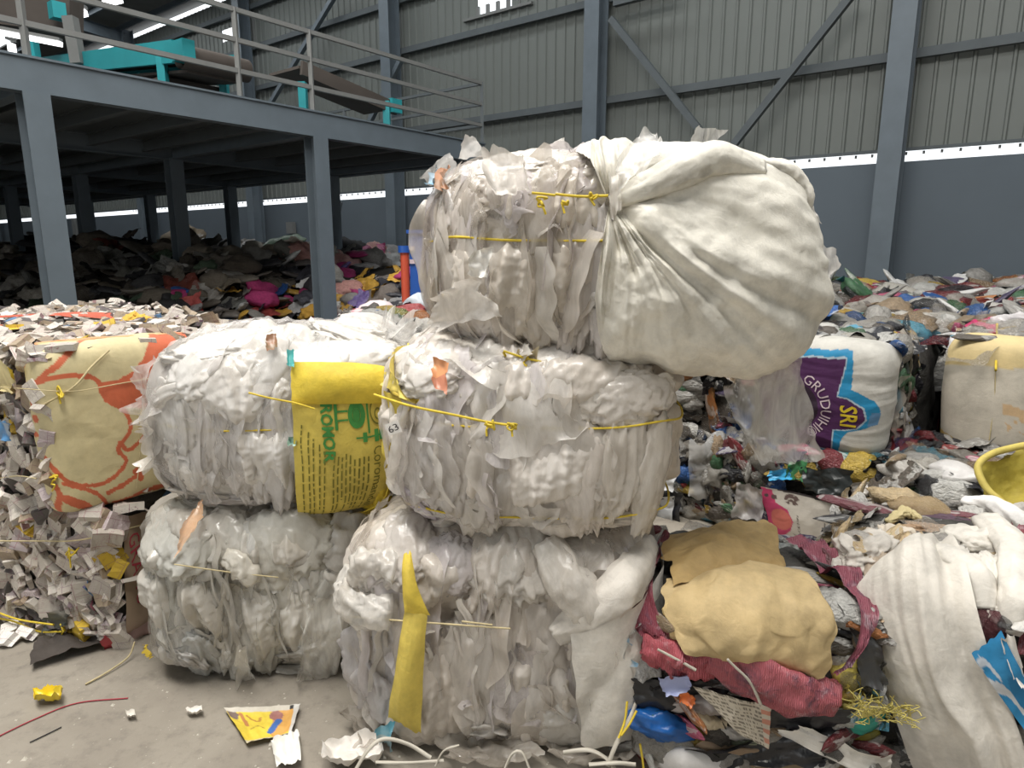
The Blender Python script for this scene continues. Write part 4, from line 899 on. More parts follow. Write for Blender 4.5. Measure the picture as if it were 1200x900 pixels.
bars_on(D_, ev, [(.37, -.02, .395, .24), (.37, .02, .48, .035), (.37, .09, .48, .105), (.37, .16, .48, .175), (.63, .0, .645, .28), (.54, .30, .76, .312), (.68, .26, .715, .35), (.72, .27, .75, .34), (.59, .27, .62, .34)], 'ink_green', 'emblem_lines')
D_.twine([(300, 459), (325, 464), (350, 468), (372, 474)], off=.085, r=.0035); D_.twine([(452, 440), (446, 500), (440, 560), (432, 600)], off=.085, r=.0025); D_.belt(.05)

# ================================================================== CARTON BALES
CAR = [((.66, .61, .54), 'white', 7), ((.50, .45, .39), 'grey', 5), ((.40, .32, .23), 'tan', 3), ((.56, .48, .48), 'pinkish', 1.5), ((.12, .11, .10), 'dark', 2), ((.66, .45, .05), 'yellow', .4), ((.12, .24, .40), 'blue', .25)]
def carton_fill(bl, faces, size):
    r = bl.rng
    for ax, sg, rows, cols, lim in faces:
        i, j = [(1, 2), (0, 2), (0, 1)][ax]
        for a in range(cols):
            for b_ in range(rows):
                p = np.zeros(3); p[ax] = sg * bl.half[ax]; fa = (a + r.uniform(0, 1)) / cols * 2 - 1; fb = (b_ + r.uniform(0, 1)) / rows * 2 - 1
                p[i] = bl.half[i] * fa; p[j] = bl.half[j] * fb
                if lim is not None and not lim(p): continue
                n = bl.nrm(bl.proj(p)); col = r.choices(CAR, [c[2] for c in CAR])[0][0]; kf = r.uniform(.7, 1.1); col = tuple(c * kf for c in col)
                M = frame(n + V3(r.gauss(0, .45), r.gauss(0, .45), r.gauss(0, .45)) * (1 if ax < 2 else .6), (r.gauss(0, 1), r.gauss(0, 1), r.gauss(0, 1))); sz = r.uniform(*size)
                q = p + n * r.uniform(-.01, .022) + bl.off; q[2] = max(q[2], sz * .7)
                link('carton', lib_carton(r.randrange(14), 'carton_print'), bl.e, col, Matrix.Translation(Vector(q)) @ M @ Matrix.Diagonal((sz, sz, sz, 1)))
def cbale(corner, z0, hw, hd, hz, label, yaw=YAW):
    c = np.array([corner[0], corner[1], 0]) - V3(math.cos(yaw), math.sin(yaw), 0) * hw + V3(-math.sin(yaw), math.cos(yaw), 0) * hd
    bl = Bale('carton_bale', c[0], c[1], z0, (hw, hd, hz), yaw, 14, label, group='carton bales'); bl.body('bale_core', None, 24, core_disp(5, .012)); return bl
# local x = E1 (towards the viewer's right), local y = E2; the printed mat hangs on the +x face, loose cartons show on the -y face
YF = math.radians(-17)
F1 = cbale((-1.60, 2.46), 0, .40, .45, .30, 'lower carton bale on the floor with a brown cardboard side', YF)
carton_fill(F1, [(1, -1, 12, 17, None), (0, 1, 8, 10, lambda p: p[1] < -.38 or p[2] > .24)], (.030, .056))
o, ev = F1.quad('cardboard_side', [(140, 606), (196, 590), (196, 728), (146, 748)], 'cardboard', None, 20, 24, .03, .006, edge=.02, lift=0)
text_on(F1, ev, 'GRANU', .06, .14, .17, 'ink_red', (.14, .99), 1.6)
F1.quad('dark_wrapper', [(62, 712), (92, 706), (94, 724), (66, 730)], 'wrapper', (.05, .055, .045), 10, 10, .05, .01)
F1.quad('red_wrapper', [(130, 735), (165, 722), (165, 745), (132, 752)], 'wrapper', (.40, .05, .06), 10, 10, .04, .01)
F1.twine([(-10, 628), (60, 628), (110, 626), (160, 612), (200, 600)], 'twine_tan', .003, .05); F1.twine([(-5, 712), (30, 718), (60, 728), (88, 730)], 'twine_yellow', .004, .06); F1.twine([(10, 706), (40, 716), (80, 722)], 'twine_yellow', .004, .065)
F1.knot((98, 640), .03, seed=21, off=.05); F1.knot((84, 726), .02, seed=22, off=.05)
F2 = cbale((-1.72, 2.39), .615, .47, .47, .305, 'upper carton bale with an orange floral woven mat on its side')
carton_fill(F2, [(1, -1, 12, 15, None), (2, 1, 14, 15, None), (0, 1, 3, 10, lambda p: p[2] < -.26)], (.028, .052))
MC = [(43, 415), (214, 398), (205, 562), (66, 600)]; fpx = bil(MC)
def mat_paint(u, v):
    P = fpx(u, v) + .8 * np.stack([facet(np.stack([u * 40, v * 46, 0 * u], -1), 3), facet(np.stack([u * 40, v * 46, 0 * u], -1), 4)], -1); C = np.zeros(u.shape + (3,)); C[:] = (.66, .57, .33); O = (.62, .15, .07)
    setc(C, near(P, [(62, 452), (85, 430), (98, 413)], 2.6), O)
    setc(C, in_poly(P, [(170, 404), (216, 398), (214, 440), (200, 470), (182, 492), (168, 486), (158, 478), (130, 476), (117, 470), (113, 452), (128, 450), (145, 440), (160, 420)]), O)
    setc(C, near(P, [(60, 452), (85, 447), (108, 449), (116, 468), (134, 480), (140, 500), (128, 518), (136, 532), (125, 548), (104, 558), (82, 552), (66, 530)], 2.2), O)
    setc(C, near(P, [(198, 446), (182, 458), (176, 482)], 4.5), (.66, .57, .33)); setc(C, near(P, [(196, 466), (186, 478), (180, 492)], 3.5), O); setc(C, near(P, [(180, 490), (160, 505), (140, 520), (130, 512)], 2.2), O)
    for c, rx, ry in (((44, 430), 6, 4), ((57, 473), 5.5, 5), ((60, 488), 5, 4.5), ((57, 506), 7, 4)): setc(C, ell(P, c, rx, ry), O)
    for pts, w in (([(68, 548), (76, 572), (70, 598)], 2.4), ([(80, 556), (105, 566), (118, 580), (123, 590)], 2.2), ([(82, 574), (97, 582), (97, 596)], 5), ([(118, 566), (152, 548)], 2.2), ([(124, 576), (190, 556)], 2.2), ([(124, 586), (160, 580), (195, 568)], 2.), ([(148, 545), (153, 552)], 4)): setc(C, near(P, pts, w), O)
    return C
o, ev = F2.quad('floral_mat', MC, 'vertex_print', None, 150, 160, .035, .006, (5, 5, 5), .008, .0, seed=2, paint=mat_paint, bow=.02)
o['label'] = 'cream woven mat with orange flower print'
F2.roll('mat_hem', [(46, 413), (100, 408), (160, 403), (205, 399)], (3, 3, 3, 3), 'woven', (.74, .42, .22), 3.0, 5, (4, 3), .4)
F2.quad('yellow_wrapper', [(2, 415), (40, 432), (38, 460), (12, 448)], 'wrapper', (.80, .58, .02), 14, 12, .055, .012)
F2.quad('yellow_wrapper', [(-8, 440), (5, 445), (6, 490), (-8, 495)], 'wrapper', (.80, .58, .02), 10, 12, .055, .012)
F2.quad('blue_wrapper', [(20, 487), (36, 490), (36, 512), (22, 510)], 'wrapper', (.10, .25, .46), 10, 10, .06, .012)
F2.twine([(56, 475), (80, 452), (100, 430), (122, 416)], 'twine_tan', .004, .055); F2.twine([(0, 450), (45, 452), (80, 456), (130, 448), (200, 436)], 'twine_tan', .0022, .058); F2.twine([(0, 551), (40, 553), (62, 555)], 'twine_tan', .0025, .06); F2.twine([(152, 470), (156, 520), (152, 566)], 'twine_tan', .002, .06)
F2.knot((70, 455), .022, seed=31, off=.055); F2.knot((72, 556), .022, seed=32, off=.055)
F2.roll('straw_tuft', [(142, 380), (160, 373), (176, 378)], (3, 8, 4), 'rag', (.66, .42, .08), .6, 3, (9, 2), .6)
F2.roll('brown_fold', [(120, 398), (135, 388), (160, 384)], (3, 6, 4), 'cardboard', None, .6, 8)
c3 = np.array([-1.72, 2.39, 0]) - E1 * .97 + E2 * .12
F3 = cbale((c3[0], c3[1]), .62, .47, .47, .31, 'carton bale behind the floral mat bale, edged with red sheeting')
carton_fill(F3, [(2, 1, 12, 12, None), (1, -1, 5, 10, lambda p: p[2] > .05)], (.03, .05))
F3.quad('red_sheet_edge', [(-30, 388), (128, 374), (128, 380), (-30, 402)], 'woven', (.55, .12, .07), 40, 8, .035, .008, lift=0)
F3.quad('red_sheet_edge', [(-30, 400), (40, 392), (45, 402), (-30, 412)], 'woven', (.50, .16, .08), 20, 8, .03, .008, lift=0)
cb = np.array([-1.60, 2.46, 0]) - V3(math.cos(YF), math.sin(YF), 0) * .84 + V3(-math.sin(YF), math.cos(YF), 0) * .05
F4 = cbale((cb[0], cb[1]), 0, .46, .46, .30, 'brown cardboard bale on the floor under the red-edged carton bale', YF)
carton_fill(F4, [(1, -1, 4, 8, None)], (.03, .05)); F4.quad('cardboard_sheet', [(-120, 612), (8, 612), (14, 716), (-120, 716)], 'cardboard', None, 14, 12, .02, .01)

# ================================================================== MIXED BALES AT THE BACK ON THE RIGHT
def rbale(corner_right, z0, hw, hd, hz, label, group='mixed plastic bales', yaw=YAW, n=10):
    """corner_right: the front right corner in plan"""
    e1 = V3(math.cos(yaw), math.sin(yaw), 0); e2 = V3(-math.sin(yaw), math.cos(yaw), 0); c = np.array([corner_right[0], corner_right[1], 0]) - e1 * hw + e2 * hd
    bl = Bale('mixed_bale', c[0], c[1], z0, (hw, hd, hz), yaw, n, label, group=group); bl.body('bale_core', None, 20, core_disp(int(abs(c[0] * 100)), .02)); return bl
R1 = rbale((1.86, 3.27), .55, .45, .45, .27, 'mixed bale faced with a white sack carrying a purple and blue badge')
R1.mixed([(1, -1, 60), (0, 1, 90), (2, 1, 100)], (.05, .14), keep=R1.outside([(870, 398), (1046, 406), (1034, 534), (880, 532)]))
SC4 = [(890, 402), (1041, 412), (1034, 534), (900, 532)]; spx = bil(SC4)
def sri_paint(u, v):
    P = spx(u, v); C = np.zeros(u.shape + (3,)); C[:] = (.56, .54, .49); Bl = (.02, .25, .47); Pu = (.075, .02, .085)
    setc(C, in_poly(P, [(895, 434), (938, 424), (984, 431), (985, 440), (987, 458), (1001, 467), (1005, 476), (1005, 488), (996, 496), (987, 500), (983, 508), (981, 525), (955, 524), (895, 522)]), Bl)
    setc(C, in_poly(P, [(895, 439), (938, 428), (981, 434), (978, 464), (986, 466), (996, 474), (998, 486), (993, 496), (985, 499), (975, 500), (975, 520), (955, 519), (895, 517)]), (.45, .55, .62))
    setc(C, in_poly(P, [(895, 440), (938, 429), (980, 435), (977, 465), (985, 467), (995, 475), (997, 486), (992, 495), (984, 498), (974, 499), (974, 519), (955, 518), (895, 516)]), Pu)
    setc(C, ell(P, (940, 478), 20, 24), (.03, .015, .03)); setc(C, in_poly(P, [(1000, 478), (1006, 478), (1005, 490), (999, 492)]), (.12, .25, .42))
    return C
o, ev = R1.quad('printed_sack', SC4, 'vertex_print', None, 210, 190, .05, .010, (3, 3, 9), .01, .0, seed=3, paint=sri_paint, bow=.02)
o['label'] = 'white woven sack with a purple and blue badge'
text_on(R1, ev, 'SRI', (981 - 893) / 147., (472 - 407) / 126., .135, 'ink_gold', (0, 1), 126 / 147., bold=.02)
text_on(R1, ev, 'GRUDUIHI\u00ae', 0, 0, .115, 'ink_pale', arc=(((938 - 893) / 147., .56), .20, -1.25), asp=126 / 147., sx=.78)
for c4, m, col in (([(1042, 402), (1075, 390), (1078, 500), (1045, 520)], 'film_cloudy', (.56, .52, .46)), ([(1045, 440), (1062, 430), (1060, 540), (1040, 535)], 'film_cloudy', (.50, .47, .42)), ([(1055, 385), (1072, 380), (1070, 430), (1058, 425)], 'wrapper', (.55, .36, .05)), ([(1048, 470), (1075, 480), (1070, 505), (1050, 500)], 'wrapper', (.50, .42, .03)), ([(1035, 500), (1062, 500), (1060, 540), (1032, 545)], 'wrapper', (.20, .03, .03)),
        ([(955, 398), (1040, 388), (1042, 404), (960, 408)], 'wrapper', (.025, .025, .03))):
    R1.quad('pressed_bag', c4, m, col, 18, 22, .05, .03, (16, 16, 6))
R1b = rbale((1.83, 3.19), 0, .45, .45, .27, 'lower mixed bale faced with a white printed bag and a pink round logo')
R1b.mixed([(1, -1, 150), (0, 1, 60), (2, 1, 40)], (.04, .10), keep=R1b.outside([(885, 560), (1030, 572), (1026, 680), (885, 680)]))
BG = [(895, 566), (1028, 582), (1022, 668), (900, 668)]; bpx = bil(BG)
def bar_paint(u, v):
    P = bpx(u, v); C = np.zeros(u.shape + (3,)); C[:] = (.52, .48, .42)
    setc(C, in_poly(P, [(893, 566), (910, 570), (914, 590), (928, 600), (934, 615), (930, 632), (918, 645), (893, 650)]), (.48, .05, .13)); setc(C, ell(P, (918, 617), 14, 17), (.52, .14, .11))
    setc(C, in_poly(P, [(918, 563), (1030, 580), (1028, 588), (918, 571)]), (.04, .03, .03)); setc(C, ell(P, (934, 583), 9, 8) & (facet(P[..., [0, 1, 1]] * .3, 2) > -.2), (.12, .08, .07)); setc(C, ell(P, (912, 581), 4, 4), (.10, .06, .06)); setc(C, ell(P, (902, 580), 3, 3), (.08, .06, .06))
    setc(C, near(P, [(968, 608), (967, 640)], .8), (.1, .09, .08)); setc(C, near(P, [(940, 605), (941, 640)], 1.6) & (facet(P[..., [0, 1, 1]] * .8, 5) > 0), (.14, .12, .1))
    return C
o, ev = R1b.quad('printed_bag', BG, 'vertex_print', None, 110, 80, .07, .008, (5, 5, 5), .012, .0, seed=8, paint=bar_paint, bow=.03)
o['label'] = 'white printed bag with a pink round logo'
text_on(R1b, ev, '\u2018Bas', (977 - 897) / 130., .42, .30, 'ink_black', (0, 1), 93 / 130., bold=.015)
for c4, m, col in (([(905, 548), (930, 545), (934, 556), (908, 558)], 'plastic', (.06, .38, .66)), ([(1030, 550), (1048, 556), (1046, 600), (1032, 600)], 'plastic', (.03, .12, .34)), ([(945, 545), (1000, 550), (990, 575), (950, 570)], 'plastic', (.025, .03, .03)), ([(870, 560), (900, 565), (900, 605), (865, 600)], 'film_cloudy', (.45, .44, .45)), ([(930, 540), (950, 540), (950, 560), (925, 556)], 'plastic', (.06, .22, .09)), ([(1000, 560), (1028, 560), (1024, 575), (1000, 572)], 'film_cloudy', (.62, .60, .57))):
    R1b.quad('pressed_bag', c4, m, col, 16, 16, .085, .025, (18, 18, 18))
e1c = np.array([1.86, 3.27, 0]) - E1 * .95
R3 = rbale((e1c[0], e1c[1]), .56, .45, .45, .27, 'mixed bale half hidden behind the topmost film bale')
R3.mixed([(1, -1, 160), (2, 1, 60)], (.04, .11)); 
R3b = rbale((e1c[0] + .02, e1c[1] - .1), 0, .46, .45, .275, 'dark mixed bale on the floor just behind the front film stack')
R3b.mixed([(1, -1, 220), (2, 1, 40)], (.04, .11))
for bl, c4, m, col in ((R3b, [(757, 575), (797, 575), (800, 625), (762, 622)], 'wrapper', (.55, .56, .58)), (R3b, [(775, 545), (800, 545), (797, 570), (772, 568)], 'plastic', (.72, .73, .74)), (R3, [(806, 488), (830, 490), (826, 515), (808, 512)], 'wrapper', (.70, .52, .05)), (R3b, [(822, 568), (855, 568), (850, 612), (824, 605)], 'plastic', (.03, .30, .36)), (R3, [(855, 495), (870, 492), (868, 520), (858, 520)], 'wrapper', (.45, .04, .06)), (R3b, [(812, 515), (828, 515), (824, 580), (810, 575)], 'clear_plastic', (.55, .54, .52)),
        (R3b, [(848, 540), (862, 540), (862, 572), (850, 568)], 'plastic', (.62, .30, .04)), (R3b, [(775, 570), (805, 570), (800, 600), (780, 600)], 'plastic', (.02, .02, .025)), (R3, [(790, 500), (812, 500), (812, 525), (790, 525)], 'plastic', (.10, .22, .05)), (R3b, [(840, 610), (870, 600), (868, 640), (845, 645)], 'plastic', (.03, .03, .03)), (R3b, [(868, 545), (884, 548), (880, 575), (866, 570)], 'plastic', (.10, .30, .45))):
    bl.quad('pressed_bag', c4, m, col, 16, 16, .10, .03, (16, 16, 16))
R3b.wad('crumpled_bag', (778, 600), (46, 56), 'wrapper', (.55, .56, .57), 'crumple', 0, .5, .1, 3); R3b.wad('crumpled_bag', (836, 590), (38, 44), 'plastic', (.03, .28, .34), 'crumple', 0, .5, .1, 3)
R2 = rbale((2.41 + E1[0] * .9, 3.57 + E1[1] * .9), .40, .45, .45, .355, 'mixed bale wrapped in a cream and white woven sack, tied with yellow twine', n=12)
R2.mixed([(0, -1, 60), (2, 1, 90), (1, -1, 20)], (.05, .15), keep=R2.outside([(1112, 410), (1300, 410), (1300, 580), (1090, 580)]))
CC = [(1122, 402), (1260, 408), (1250, 560), (1098, 556)]; cpx = bil(CC)
def cream_paint(u, v):
    P = cpx(u, v); C = np.zeros(u.shape + (3,)); C[:] = (.58, .53, .44); T = (.60, .43, .17)
    setc(C, P[..., 1] < 436 + (P[..., 0] - 1120) * .03, (.66, .52, .26)); setc(C, in_poly(P, [(1090, 500), (1105, 502), (1150, 522), (1145, 565), (1080, 570)]), (.50, .34, .10))
    setc(C, in_poly(P, [(1182, 470), (1215, 480), (1215, 540), (1188, 545)]) & (facet(P[..., [0, 1, 1]] * .12, 3) > 0), (.60, .42, .24)); return C
o, ev = R2.quad('cream_sack', CC, 'vertex_print', None, 80, 80, .04, .010, (4, 4, 2), .008, .0, seed=5, paint=cream_paint, bow=.04)
R2.quad('red_band', [(1096, 455), (1110, 455), (1103, 510), (1090, 508)], 'woven', (.42, .03, .06), 10, 20, .05, .006, lift=0); R2.quad('maroon_band', [(1090, 510), (1103, 512), (1094, 560), (1082, 560)], 'woven', (.14, .02, .02), 10, 20, .05, .006, lift=0)
R2.twine([(1166, 398), (1168, 425), (1168, 432)], 'twine_yellow', .006, .085); R2.twine([(1168, 430), (1166, 470), (1158, 530)], 'twine_tan', .003, .085)
R2.quad('pink_wrapper', [(1130, 388), (1152, 372), (1168, 392), (1166, 402)], 'plastic', (.62, .05, .16), 14, 14, .05, .02)
R2.roll('white_roll', [(1105, 400), (1125, 394), (1160, 398)], (5, 6, 5), 'plastic', (.75, .72, .72), 1.5, 5); R2.roll('white_roll', [(1165, 390), (1190, 384), (1215, 386)], (8, 9, 8), 'plastic', (.74, .70, .70), 1.5, 6)
R2b = rbale((2.75, 2.30), 0, .62, .42, .28, 'low mixed bale under the cream sack with a green bottle on its top')
R2b.mixed([(1, -1, 80), (2, 1, 90), (0, -1, 30)], (.06, .14))
for k_, (px, c, w) in enumerate((((1075, 580), (.10, .30, .11), (60, 26)), ((1115, 600), (.60, .59, .56), (60, 50)), ((1125, 560), (.56, .54, .52), (60, 40)), ((1060, 600), (.03, .035, .03), (60, 40)), ((1090, 610), (.05, .08, .04), (50, 30)), ((1150, 600), (.64, .62, .59), (60, 40)))):
    R2b.wad('crumpled_bag' if k_ else 'crushed_bottle', px, w, 'plastic' if k_ else 'clear_plastic', c, 'crumple' if k_ else 'pleat', 0, .7, -.2, 3)
# open yellow sack lying on it
yb = R2b
def free_tube(bl, name, pts, r, mat, color, ns=10):
    P = spline([bl.loc(at_y(*p)) for p in pts], 12 * len(pts)); v, f = tube_v(P, r, ns); return bl.add(name, v, f, mat, color)
yb.quad('yellow_sack', [(1150, 540, 2.42), (1225, 520, 2.42), (1225, 590, 2.30), (1172, 590, 2.30)], 'woven', (.52, .43, .07), 40, 36, -.05, .03, (7, 7, 7), .04, .0, bow=-.05)
yb.quad('yellow_sack', [(1142, 545, 2.52), (1225, 515, 2.52), (1225, 595, 2.52), (1165, 590, 2.52)], 'woven', (.56, .47, .10), 20, 20, 0, .01)
free_tube(yb, 'yellow_sack_rim', [(1176, 590, 2.28), (1156, 572, 2.33), (1146, 548, 2.38), (1160, 533, 2.41), (1190, 524, 2.42), (1225, 518, 2.42)], .013, 'woven', (.60, .50, .13))
# rows of bales reaching back to the wall
rows = []
rr_ = random.Random(31)
for i in range(1, 9):
    for j in range(-1, 3):
        cr = np.array([1.86, 3.27, 0]) + E2 * (i * .98 + (.56 if j > 0 else 0)) + E1 * (j * .98 + .1)
        p = cr + V3(0, 0, 1.05); px = 600 + F * p[0] / depth(p)
        if px < 880 or px > 1420 or cr.dot(E2) > 11.2: continue
        top_ = 1.04 + rr_.uniform(-.05, .07); place = {-1: 'one place left of it', 0: 'straight behind it', 1: 'one place right of it', 2: 'two places right of it'}[j]
        bl = Bale('mixed_bale', *(cr - E1 * .45 + E2 * .45)[:2], 0, (.45, .45, top_ / 2), YAW + rr_.uniform(-.06, .06), 9, 'mixed plastic bale, %s row behind the purple badge sack, %s' % (('first', 'second', 'third', 'fourth', 'fifth', 'sixth', 'seventh', 'eighth')[i - 1], place), group='back row bales')
        bl.body('bale_core', None, 14, core_disp(i * 7 + j, .03)); rows.append(bl)
        bl.mixed([(2, 1, 34 if i < 4 else 20), (1, -1, 8), (0, -1, 6)], (.08, .20) if i < 4 else (.12, .26), strata=.9, proud=1.2, kinds=[('crumpled_bag', 3), ('wrapper', 3), ('bag_fold', 5), ('film_scrap', 2), ('film_wad', 4)], keep=lambda p, h_=bl.half[2]: p[2] > h_ - .35)

# ================================================================== NEAR RIGHT BALES
H1 = Bale('mixed_bale', .77, 2.07, 0, (.37, .31, .285), math.radians(-9), 7, 'near mixed bale topped by a folded cream sack and a red net bag', group='mixed plastic bales')
H1.body('bale_core', None, 24, core_disp(4, .02)); H1.mixed([(1, -1, 110), (0, 1, 40), (2, 1, 50), (0, -1, 20)], (.035, .085), strata=.9, keep=H1.outside([(775, 630), (915, 620), (975, 790), (940, 830), (770, 770)]))
H1.quad('cream_sack', [(782, 648), (905, 628), (918, 694), (790, 700)], 'woven', (.48, .34, .15), 70, 50, .06, .036, (6, 6, 8), .07, .0, bow=.05)
H1.quad('cream_sack', [(782, 692), (925, 682), (962, 778), (800, 745)], 'woven', (.62, .48, .26), 80, 70, .065, .034, (5, 5, 7), .07, .0, seed=9, bow=.05)
H1.roll('cream_sack_fold', [(786, 740), (830, 738), (880, 752), (945, 778)], (12, 15, 12, 6), 'woven', (.80, .64, .34), .9, 6, (6, 1), .25)
H1.roll('cream_sack_fold', [(785, 712), (800, 730), (825, 735)], (10, 14, 8), 'woven', (.76, .60, .30), 1.2, 8, (6, 1), .3)
H1.roll('red_net_bag', [(760, 752), (795, 758), (838, 768)], (16, 24, 18), 'net', (.40, .075, .095), .8, 3, (6, 1.2), .38)
H1.roll('red_net_bag', [(828, 755), (880, 772), (930, 795), (972, 808)], (22, 30, 30, 20), 'net', (.38, .09, .11), .8, 4, (6, 1.0), .30)
H1.roll('white_cord', [(775, 742), (800, 755), (812, 762)], (1.5, 1.5, 1.5), 'strap_white', None, 26); H1.roll('white_cord', [(845, 748), (870, 770), (882, 795)], (1.5, 1.5, 1.5), 'strap_white', None, 31)
H1.quad('maroon_net', [(918, 648), (955, 650), (992, 760), (962, 782)], 'net', (.24, .055, .085), 40, 50, .05, .035, (12, 12, 12), .04, .01)
H1.quad('maroon_net', [(758, 645), (785, 640), (785, 735), (765, 745)], 'net', (.20, .03, .05), 16, 24, .04, .02)
H1.wad('silver_film', (925, 640), (70, 26), 'film_clear', (.60, .66, .66), 'crumple', 10, .6, .2, 3)
BLK = (.022, .022, .025)
H1.quad('black_bag', [(830, 795), (985, 812), (985, 850), (860, 832)], 'plastic', BLK, 30, 16, .045, .02, (9, 9, 14)); H1.quad('black_bag', [(745, 785), (830, 790), (850, 850), (770, 840)], 'plastic', BLK, 24, 16, .03, .02, (9, 9, 14)); H1.quad('black_bag', [(800, 862), (960, 850), (960, 880), (800, 882)], 'plastic', BLK, 30, 16, .04, .02, (9, 9, 14))
H1.roll('blue_bag', [(742, 785), (736, 808), (745, 828), (775, 842), (815, 852)], (11, 14, 16, 17, 9), 'plastic', (.012, .11, .38), .8, 4, (7, 1.6), .45)
NPc = [(808, 783), (898, 808), (893, 852), (862, 838)]
def news_paint(u, v):
    C = np.zeros(u.shape + (3,)); C[:] = (.56, .50, .40); ink = (np.floor(v * 21) % 2 == 0) & (facet(np.stack([u * 55, np.floor(v * 21), 0 * u], -1), 4, False) > -.15); C[ink] = (.22, .19, .15); C[(u > .86)] = (.58, .26, .18); C[(u > .86) & (np.floor(v * 9) % 2 == 0)] = (.60, .54, .44); return C
H1.quad('newspaper', NPc, 'vertex_print', None, 120, 90, .085, .010, (12, 5, 5), .02, .0, paint=news_paint)
H1.quad('blue_wrapper', [(728, 735), (752, 726), (756, 772), (726, 772)], 'wrapper', (.20, .34, .46), 14, 14, .05, .02); H1.quad('lilac_wrapper', [(775, 775), (805, 770), (808, 790), (780, 795)], 'wrapper', (.36, .40, .62), 12, 12, .08, .01); H1.quad('orange_wrapper', [(795, 790), (812, 795), (808, 805), (795, 800)], 'plastic', (.70, .20, .06), 8, 8, .075, .015)
H1.roll('orange_wrapper', [(770, 852), (800, 856), (815, 858)], (4, 6, 4), 'plastic', (.68, .17, .06), 1.2, 4); H1.roll('yellow_wrapper', [(815, 832), (832, 838), (850, 842)], (6, 9, 6), 'wrapper', (.55, .36, .08), 1.2, 5); H1.roll('clear_bag', [(780, 822), (830, 818), (862, 836)], (6, 12, 6), 'film_cloudy', (.62, .58, .58), 1.0, 6); H1.roll('clear_bag', [(825, 850), (860, 852), (890, 858)], (5, 8, 5), 'film_cloudy', (.70, .68, .66), 1.2, 7)
H1.roll('white_foam_sheet', [(765, 885), (800, 878), (850, 888), (885, 895)], (12, 20, 15, 6), 'paper', (.80, .80, .82), .7, 8, (4, .6), .12); H1.quad('white_bag', [(900, 838), (945, 835), (1032, 880), (1024, 895)], 'paper', (.80, .79, .76), 30, 12, .06, .01, lift=.01)
H1.roll('brown_fold', [(780, 866), (840, 868), (920, 880)], (8, 9, 7), 'paper', (.30, .22, .15), .8, 3); H1.roll('olive_fold', [(820, 862), (880, 866), (960, 872)], (5, 6, 4), 'plastic', (.20, .22, .14), .9, 5); H1.roll('yellow_fold', [(890, 890), (950, 876), (1030, 862)], (5, 7, 6), 'wrapper', (.52, .42, .06), 1., 6); H1.roll('brown_fold', [(870, 884), (930, 890), (1000, 896)], (9, 11, 8), 'paper', (.26, .20, .13), .8, 9)
H1.wad('yellow_bag', (993, 788), (40, 58), 'woven', (.68, .58, .14), 'puff', -10, .6, .1, 4); H1.roll('teal_bag', [(968, 828), (1000, 840), (1040, 832), (1044, 826)], (6, 12, 10, 6), 'plastic', (.02, .26, .20), .9, 4)
# fraying yellow straw fringe
c = H1.hit(1010, 815); n0 = H1.nrm(c); r6 = random.Random(9); V, Fc, k = [], [], 0
for i in range(90):
    a = c + V3(r6.uniform(-.09, .08), r6.uniform(-.02, .03), r6.uniform(-.02, .03)) + n0 * .08; bq = a + V3(r6.gauss(.0, .03), r6.gauss(0, .02), r6.uniform(.0, .06)) + n0 * .02; v, f = tube_v(spline([a, (a + bq) / 2 + V3(r6.gauss(0, .01), 0, r6.gauss(0, .01)), bq], 5), .0016, 3); V.append(v); Fc.append(f + k); k += len(v)
o = H1.add('straw_fringe', np.vstack(V), np.vstack(Fc), 'woven', (.66, .58, .18)); o['kind'] = 'stuff'
H1.roll('straw_bag', [(975, 812), (1005, 826), (1040, 818)], (6, 12, 8), 'woven', (.64, .56, .18), .8, 5, (8, 1.5), .4)
H1.quad('torn_black_film', [(975, 720), (1000, 725), (1020, 790), (1000, 790)], 'plastic', (.06, .06, .06), 12, 20, .03, .03)

H2 = Bale('mixed_bale', 1.55, 2.02, 0, (.46, .40, .335), math.radians(-30), 5, 'near mixed bale under a dirty white woven sack with a blue bag tucked in', group='mixed plastic bales')
H2.body('bale_core', None, 26, core_disp(9, .02)); H2.mixed([(1, -1, 50), (0, -1, 40), (2, 1, 60)], (.05, .11), pal=lambda r: r.choice([((.60, .58, .54), 'w', 1), ((.45, .42, .38), 'w', 1), ((.16, .05, .06), 'w', 1), ((.05, .05, .05), 'w', 1), ((.5, .38, .22), 'w', 1)]))
H2.quad('white_sack', [(1012, 690), (1110, 650), (1215, 905), (1085, 925)], 'woven', (.76, .735, .69), 60, 80, .07, .012, (5, 5, 3), .02, .0, seed=3, ridge=lambda u, v: .030 * facet(np.stack([u * 4.5 + v * 1.2 + .5 * vnoise(np.stack([u * 3, v * 3, 0 * u], -1), 3), v * .8, 0 * u], -1), 77, False) + .012 * facet(np.stack([u * 11 + v * 2, v * 2, 0 * u], -1), 78, False), bow=.05)
